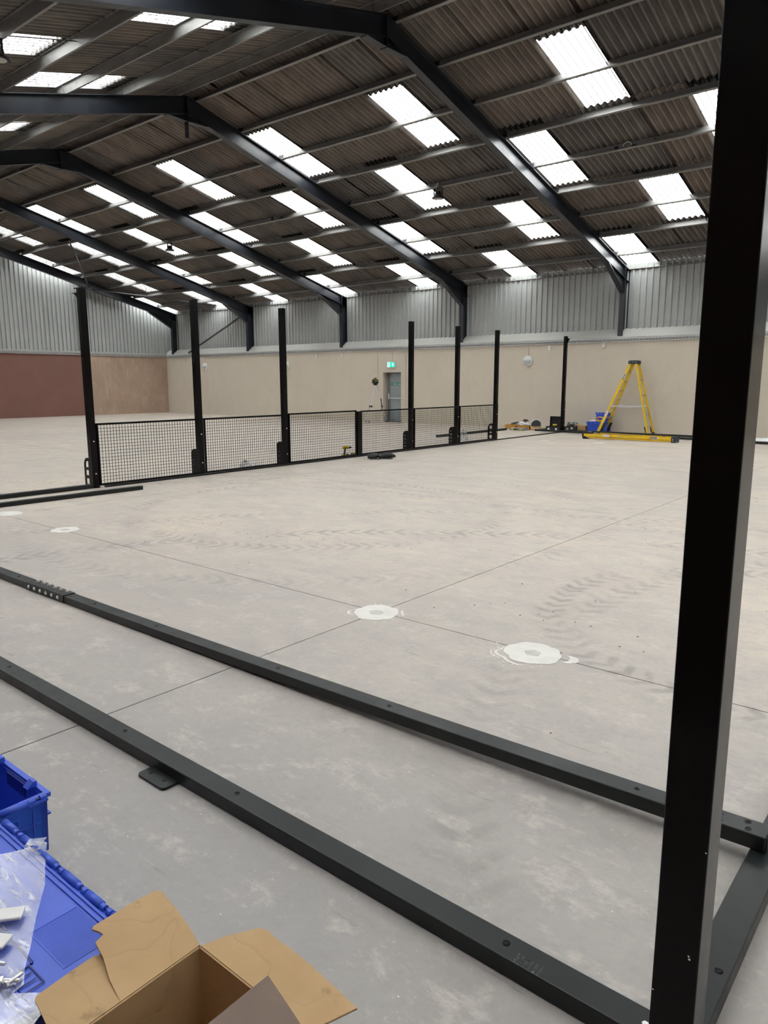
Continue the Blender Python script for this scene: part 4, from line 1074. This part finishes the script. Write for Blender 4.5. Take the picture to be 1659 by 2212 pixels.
# ---------------------------------------------------------------- blue attached-lid crates
def mat_lid():
    t = NT('thin_blue_lid'); t.base(t.ramp(t.noise(7, 4), [(.3, (.012, .10, .55)), (.7, (.02, .17, .75))])); t.rough(.3)
    tl = t.n.new('ShaderNodeBsdfTranslucent'); tl.inputs[0].default_value = (.01, .35, 1.0, 1)
    mx = t.n.new('ShaderNodeMixShader'); mx.inputs[0].default_value = .4
    t.l(t.p.outputs[0], mx.inputs[1]); t.l(tl.outputs[0], mx.inputs[2]); t.l(mx.outputs[0], t.out.inputs['Surface']); return t.m
BLUELID = mat_lid()
BLUED = simple('deep_blue_inside', (.008, .022, .20), .45, 0, .1, 8)
def lid_half(m, L, W, t_=.006):
    m.box(0, L, 0, W, 0, t_)
def crate_body(t, L, W, H, taper=.03, mat=BLUE, handle=True):
    # origin: centre of base; long side along local x
    def ring(l, w, z): return [(-l/2, -w/2, z), (l/2, -w/2, z), (l/2, w/2, z), (-l/2, w/2, z)]
    l0, w0, l1, w1 = L-2*taper-.03, W-2*taper-.03, L-.03, W-.03; th = .004
    m = MB(); vs = ring(l0, w0, 0) + ring(l1, w1, H-.012) + ring(l1-2*th, w1-2*th, H-.012) + ring(l0-2*th, w0-2*th, th)
    fs = [(3, 2, 1, 0)] + [(i, (i+1) % 4, 4+(i+1) % 4, 4+i) for i in range(4)] + [(4+i, 4+(i+1) % 4, 8+(i+1) % 4, 8+i) for i in range(4)] + [(8+i, 8+(i+1) % 4, 12+(i+1) % 4, 12+i) for i in range(4)] + [(12, 13, 14, 15)]
    m.add(vs, fs)
    # stiffening bands around the rim
    for z0, z1, e in ((H-.075, H-.069, .012), (H-.014, H, .015)):
        m.add([(sx*(l1/2+q), sy*(w1/2+q), z) for z in (z0, z1) for q in (e, -.002) for sx, sy in ((-1, -1), (1, -1), (1, 1), (-1, 1))],
              [f for i in range(4) for j in [(i+1) % 4] for f in ((i, j, 8+j, 8+i), (4+j, 4+i, 12+i, 12+j), (i, 4+i, 4+j, j), (8+i, 8+j, 12+j, 12+i))])
    for s in (-1, 1):
        for k in range(7):
            x = -l1/2+.04+k*(l1-.08)/6; m.box(x-.002, x+.002, *sorted((s*w1/2, s*(w1/2+.0105))), H-.069, H-.014)
        for k in range(5):
            y = -w1/2+.04+k*(w1-.08)/4; m.box(*sorted((s*l1/2, s*(l1/2+.0105))), y-.002, y+.002, H-.069, H-.014)
    m.build('crate_body', mat, t, .0012)
    m = MB()
    if handle:
        for s in (-1, 1): m.box(*sorted((s*(l1/2+.013), s*(l1/2+.0165))), -.06, .06, H-.06, H-.022)
        m.build('hand_hole', BLUED, t)
def knuckles(parent, L, y, z, n=4, r=.011):
    seg = L/n
    for k in range(n):
        x0 = -L/2+k*seg
        m = MB(); m.tube([(x0+.006, y, z), (x0+seg*.6, y, z)], r, 18); m.build('hinge_knuckle', BLUE, parent, smooth=True)
        m = MB(); m.tube([(x0+seg*.62, y, z), (x0+seg*.75, y, z)], r*.8, 12); m.tube([(x0+seg*.86, y, z), (x0+seg*.99, y, z)], r*.85, 12); m.box(x0+seg*.6, x0+seg, y-.012, y+.002, z-.012, z-.004); m.build('hinge_lug', BLUE, parent)
    m = MB(); m.tube([(-L/2, y, z), (L/2, y, z)], .004, 8); m.build('hinge_pin', BLUED, parent)

# crate 1: closed lid, long side along x, hinge on the +y side
CX, CYc, CH = -1.715, .545, .375
t = thing('storage_crate', 'blue plastic crate with closed lid carrying the clear bag', 'crate', (CX, CYc, 0))
crate_body(t, .71, .46, CH-.006)
def zig(L, y0, ymid, amp, sgn):
    pts = [(-L/2, y0), (L/2, y0)] if sgn < 0 else [(L/2, y0), (-L/2, y0)]
    xs = [L/2, .255, .235, -.235, -.255, -L/2]; ys = [-amp, -amp, amp, amp, -amp, -amp]
    seam = [(x, ymid+y) for x, y in zip(xs, ys)]
    return (pts + seam) if sgn < 0 else (pts + seam[::-1])
m = MB(); m.slab(zig(.695, .213, .01, .028, 1), CH-.008, CH-.002); la = m.build('lid_half', BLUE, t, .001)
m = MB(); m.slab(zig(.695, -.213, .007, .028, -1), CH-.008, CH+.001); lb = m.build('lid_half', BLUE, t, .001)
# raised border and ribs on the lid
m = MB()
def frame_rect(m, x0, x1, y0, y1, z0, z1, w=.0025):
    m.box(x0, x1, y0, y0+w, z0, z1); m.box(x0, x1, y1-w, y1, z0, z1); m.box(x0, x0+w, y0+w, y1-w, z0, z1); m.box(x1-w, x1, y0+w, y1-w, z0, z1)
frame_rect(m, -.34, .34, .190, .206, CH-.002, CH+.002, .002)
m.build('lid_border', BLUE, la)
m = MB(); frame_rect(m, .145, .305, .07, .185, CH-.002, CH-.0009, .0018)
for k in range(34): m.box(.15+k*.0045, .1512+k*.0045, .075, .18, CH-.002, CH-.0014)
m.build('ribbed_grip', BLUE, la)
m = MB(); frame_rect(m, .24, .31, -.04, .028, CH+.001, CH+.0022, .003); m.box(.262, .265, -.035, .02, CH+.001, CH+.0022); m.box(.285, .288, -.035, .02, CH+.001, CH+.0022)
m.build('latch_slot', BLUED, lb)
m = MB(); m.box(-.24, .24, .031, .035, CH-.002, CH+.002); m.build('seam_ridge', BLUED, lb)
knuckles(t, .70, .226, CH-.004, 6)
# crate 2: open, lid hanging at its +x side
t = thing('storage_crate', 'open blue plastic crate behind the closed one, its lid hanging down', 'crate', (-2.335, .632, 0), PI/2)
crate_body(t, .62, .40, .36)
knuckles(t, .585, -.205, .357)     # local -y is world +x after the quarter turn
lid = MB(); T0 = TR(0, -.212, .352) @ RX(math.radians(-84))
pts = [(-.29, 0), (.29, 0), (.29, .185), (.15, .185), (.12, .235), (-.12, .235), (-.15, .185), (-.29, .185)]
lid.slab([(x, y) for x, y in pts], -.003, .003, T0 @ Matrix.Diagonal((1, -1, 1, 1)) if False else TR(0, -.212, .352) @ RX(math.radians(96)) @ Matrix.Diagonal((1, -1, 1, 1)))
TL = TR(0, -.212, .352) @ RX(math.radians(96)) @ Matrix.Diagonal((1, -1, 1, 1))
lo = lid.build('hanging_lid', BLUELID, t, .001)
m = MB()
for (x0, x1, y0, y1) in ((-.26, .20, .03, .034), (-.26, .20, .10, .104), (-.26, .20, .17, .174), (.20, .204, .03, .174), (.245, .249, .02, .18), (.204, .27, .07, .073), (.204, .27, .13, .133)): m.box(x0, x1, y0, y1, .003, .006, TL); m.box(x0, x1, y0, y1, -.006, -.003, TL)
m.box(.27, .29, 0, .185, -.012, .003, TL)
m.build('lid_ribs', BLUE, lo, .0)
for yy in (-.13, .10):
    m = MB(); m.prism([(.268, .358), (.300, .358), (.300, .376), (.290, .376)], .03, TR(0, yy, 0)); m.build('stacking_tab', BLUE, t)
m = MB(); m.box(.285, .2895, -.07, .06, .30, .345); m.build('hand_hole', BLUED, t)
# far crates by the ladder
def far_crate(label, loc, rz, rx=0, tooth=True):
    t = thing('storage_crate', label, 'crate', loc, 0); t.rotation_euler = (rx, 0, rz)
    crate_body(t, .60, .40, .34, handle=True)
    m = MB()
    for k in range(5): m.lathe([(.001, 0), (.04, 0), (.04, .02), (.001, .02)], 14, TR(-.24+k*.12, -.2, .30) @ RX(PI/2))
    m.build('rim_lug', BLUE, t); return t
far_crate('blue crate lying on its side in front, beside the ladder foot', (-9.66, 22.05, .2), .06, 0)
for o in [x for x in bpy.data.objects if x.name.startswith('storage_crate')][-1:]:
    o.location = (-9.66, 22.48, .0)
fc = far_crate('upright blue crate at the back of the pair by the ladder', (0, 0, 0), 0, 0)
for k in range(4): m = MB(); m.lathe([(.001, 0), (.035, 0), (.035, .03), (.001, .03)], 14, TR(.29, -.15+k*.1, .0) ); m.build('rim_lug', BLUE, fc)
fc.matrix_basis = TR(-9.66, 22.715, .305) @ Matrix(((0, 1, 0, 0), (0, 0, 1, 0), (1, 0, 0, 0), (0, 0, 0, 1)))
t = thing('strap_coil', 'coiled orange strap hanging on the blue crate by the ladder', 'strap', (-9.56, 22.45, .38))
m = MB()
for k, (r, dz) in enumerate(((.13, 0), (.115, .012), (.12, -.01), (.10, .02))):
    m.tube([(r*math.cos(2*PI*i/20), -.04+.015*k, .04+dz+.55*r*math.sin(2*PI*i/20)) for i in range(21)], .013, 6, cap=False)
m.build('coil_loops', STRAP, t, smooth=True)
crumple('plastic_bag', 'white plastic bag lying on the front blue crate', 'bag', (-9.78, 22.5, .345), (.14, .12, .05), PAPER, 21)
crumple('plastic_wrap', 'crumpled clear wrap at the foot of the blue crates', 'wrap', (-9.60, 21.80, 0), (.28, .07, .05), PAPER, 22)
crumple('plastic_wrap', 'long crumpled white wrapping on the far floor right of the big post', 'wrap', (-4.6, 21.6, 0), (.9, .12, .10), PAPER, 23)

# ---------------------------------------------------------------- open cardboard box in the foreground
BX0, BX1, BY0, BY1, BZ = -1.195, -.865, .49, .815, .415
t = thing('cardboard_box', 'large open brown cardboard box with torn flaps', 'box', (0, 0, 0))
th = .004
m = MB()
m.box(BX0, BX1, BY0, BY1, 0, th); m.box(BX0, BX0+th, BY0, BY1, 0, BZ); m.box(BX1-th, BX1, BY0, BY1, 0, BZ); m.box(BX0, BX1, BY1-th, BY1, 0, BZ); m.box(BX0, BX1, BY0, BY0+th, 0, BZ)
m.build('box_walls', CARD, t)
def sheet(name, poly, hinge, ax, mat, parent, ang, bend=.008, th=.0045, seed=1, nu=9, nv=9, edge=True):
    """flap: poly in (u along hinge, v outwards); hinge point, axis unit along hinge; ang above horizontal outwards"""
    hx = Vector(hinge); U = Vector(ax[0]); V = Vector(ax[1])*math.cos(ang) + Vector((0, 0, 1))*math.sin(ang); N = U.cross(V)
    rnd = random.Random(seed); ph = [rnd.uniform(0, 6) for _ in range(4)]
    bmm = bmesh.new(); vsx = [bmm.verts.new((u, v, 0)) for u, v in poly]; bmm.faces.new(vsx)
    us = [p[0] for p in poly]; vv = [p[1] for p in poly]
    for k in range(1, nu):
        bmesh.ops.bisect_plane(bmm, geom=bmm.verts[:]+bmm.edges[:]+bmm.faces[:], plane_co=(min(us)+(max(us)-min(us))*k/nu, 0, 0), plane_no=(1, 0, 0))
    for k in range(1, nv):
        bmesh.ops.bisect_plane(bmm, geom=bmm.verts[:]+bmm.edges[:]+bmm.faces[:], plane_co=(0, min(vv)+(max(vv)-min(vv))*k/nv, 0), plane_no=(0, 1, 0))
    for q in bmm.verts:
        u, v = q.co.x, q.co.y
        w = .6*bend*(math.sin(14*u+ph[0])*math.sin(18*v+ph[1]) + .5*math.sin(23*u+ph[2])) * min(1, max(0, v/.05))
        q.co = hx + U*u + V*v + N*w
    me = bpy.data.meshes.new(name); bmm.to_mesh(me); bmm.free(); me.materials.append(mat)
    o = put(name, me, parent, smooth=True); s = o.modifiers.new('thick', 'SOLIDIFY'); s.thickness = th; s.offset = 0
    e = o.modifiers.new('crisp', 'EDGE_SPLIT'); e.split_angle = .7
    return o
Xp, Yp = (1, 0, 0), (0, 1, 0)
# right-hand flap, folded outwards over the floor (hinge along +y rim)
sheet('box_flap', [(0, 0), (.33, 0), (.347, .04), (.368, .097), (.30, .103), (.14, .118), (.135, .116), (.075, .122), (.055, .113), (.02, .055)], (BX0+.004, BY1, BZ), (Xp, Yp), CARD, t, .02, .004, seed=3)
# torn left flap, back piece
sheet('box_flap', [(0, 0), (-.012, .05), (-.022, .11), (-.03, .19), (-.022, .20), (.06, .205), (.130, .208), (.137, .202), (.130, .185), (.128, .172), (.150, .165), (.158, .12), (.178, .06), (.19, 0)],
      (BX0, BY1, BZ), ((0, -1, 0), (-1, 0, 0)), CARD, t, .10, .006, seed=5, nu=12, nv=12)
# torn left flap, front piece (lies lower)
sheet('box_flap', [(.19, 0), (.176, .06), (.154, .12), (.146, .150), (.16, .158), (.22, .155), (.285, .152), (.292, .145), (.318, 0)],
      (BX0, BY1, BZ), ((0, -1, 0), (-1, 0, 0)), CARD, t, -.06, .004, seed=8)
# flap on the camera side, folded in over the opening
sheet('box_flap', [(0, 0), (.02, .12), (.305, .12), (.325, 0)], (BX1, BY1-.004, BZ), ((0, -1, 0), (-1, 0, 0)), CARD_SHADE, t, .85, .003, seed=11)['label'] = 'shadow-toned brown flap standing up at the near side'

# ---------------------------------------------------------------- clear bag of bolts on the crate lid
def film_bag(label, outline, z, h, mat, seed, name='plastic_bag'):
    bmm = bmesh.new(); rnd = random.Random(seed)
    vs_ = [bmm.verts.new((x, y, 0)) for x, y in outline]; bmm.faces.new(vs_)
    xs = [p[0] for p in outline]; ys = [p[1] for p in outline]; n = 22
    for k in range(1, n):
        bmesh.ops.bisect_plane(bmm, geom=bmm.verts[:]+bmm.edges[:]+bmm.faces[:], plane_co=(min(xs)+(max(xs)-min(xs))*k/n, 0, 0), plane_no=(1, .35, 0))
        bmesh.ops.bisect_plane(bmm, geom=bmm.verts[:]+bmm.edges[:]+bmm.faces[:], plane_co=(0, min(ys)+(max(ys)-min(ys))*k/n, 0), plane_no=(-.3, 1, 0))
    bmm.verts.ensure_lookup_table(); bmm.edges.ensure_lookup_table()
    bd = {v for e in bmm.edges if e.is_boundary for v in e.verts}; bpts = [v.co.copy() for v in bd]
    ph = [rnd.uniform(0, 6) for _ in range(5)]
    top = [v for v in bmm.verts]
    data = []
    for v in top:
        d = min((v.co-p).length for p in bpts); x, y = v.co.x, v.co.y
        f = min(1, d/.05)**.6
        w = h*f*(.75+.25*math.sin(30*x+ph[0])*math.sin(24*y+ph[1])) + .004*math.sin(70*(x+.7*y)+ph[2]+2*math.sin(20*y))*f + .003*math.sin(120*(y-.4*x)+ph[3])*f
        data.append((v, w))
    for v, w in data: v.co.z = max(w, 0)
    me = bpy.data.meshes.new(name); bmm.to_mesh(me); bmm.free(); me.materials.append(mat)
    return me, z
BZ1 = CH+.003
t = thing('plastic_bag', 'clear plastic bag of bolts and white labels on the blue lid', 'bag', (0, 0, BZ1))
outl = [(-1.95, .64), (-1.905, .705), (-1.885, .745), (-1.895, .785), (-1.865, .80), (-1.80, .765), (-1.70, .715), (-1.60, .645), (-1.52, .595), (-1.47, .56), (-1.43, .54), (-1.42, .50), (-1.44, .44), (-1.60, .42), (-1.85, .5)]
me, z = film_bag('', outl, BZ1, .05, FILM, 4); put('bag_film', me, t, smooth=True)
m = MB(); m.slab([(-1.892, .768), (-1.862, .80), (-1.842, .775), (-1.870, .742)], .016, .0172); m.build('seal_strip', FILM, t)
for k, (x, y, rz, lab) in enumerate(((-1.645, .605, .9, 'upper white paper label inside the clear bag'), (-1.585, .548, .6, 'lower white paper label inside the clear bag'))):
    q = thing('paper_label', lab, 'label', (x, y, BZ1+.010), rz)
    mm = MB(); mm.slab([(-.030, -.020), (.030, -.022), (.032, .019), (-.026, .021)], 0, .008); mm.build('label_card', PAPER, q, .003)
rnd = random.Random(5)
for k in range(18):
    x = -1.50+rnd.uniform(-.05, .06); y = .495+rnd.uniform(-.035, .03)-(x+1.53)*.1
    hexbolt('zinc bolts loose in the bottom of the clear bag', (x, y, BZ1+.010+rnd.uniform(0, .012)), (PI/2+rnd.uniform(-.12, .12), 0, rnd.uniform(0, 6.28)), 1.0, 'bolts in the clear bag', .04)
t = thing('plastic_bag', 'second clear bag crumpled against the cardboard box', 'bag', (0, 0, BZ1))
outl = [(-1.385, .55), (-1.36, .56), (-1.33, .53), (-1.30, .48), (-1.29, .42), (-1.38, .38), (-1.46, .42), (-1.44, .5)]
me, z = film_bag('', outl, BZ1, .05, FILM, 9); put('bag_film', me, t, smooth=True)
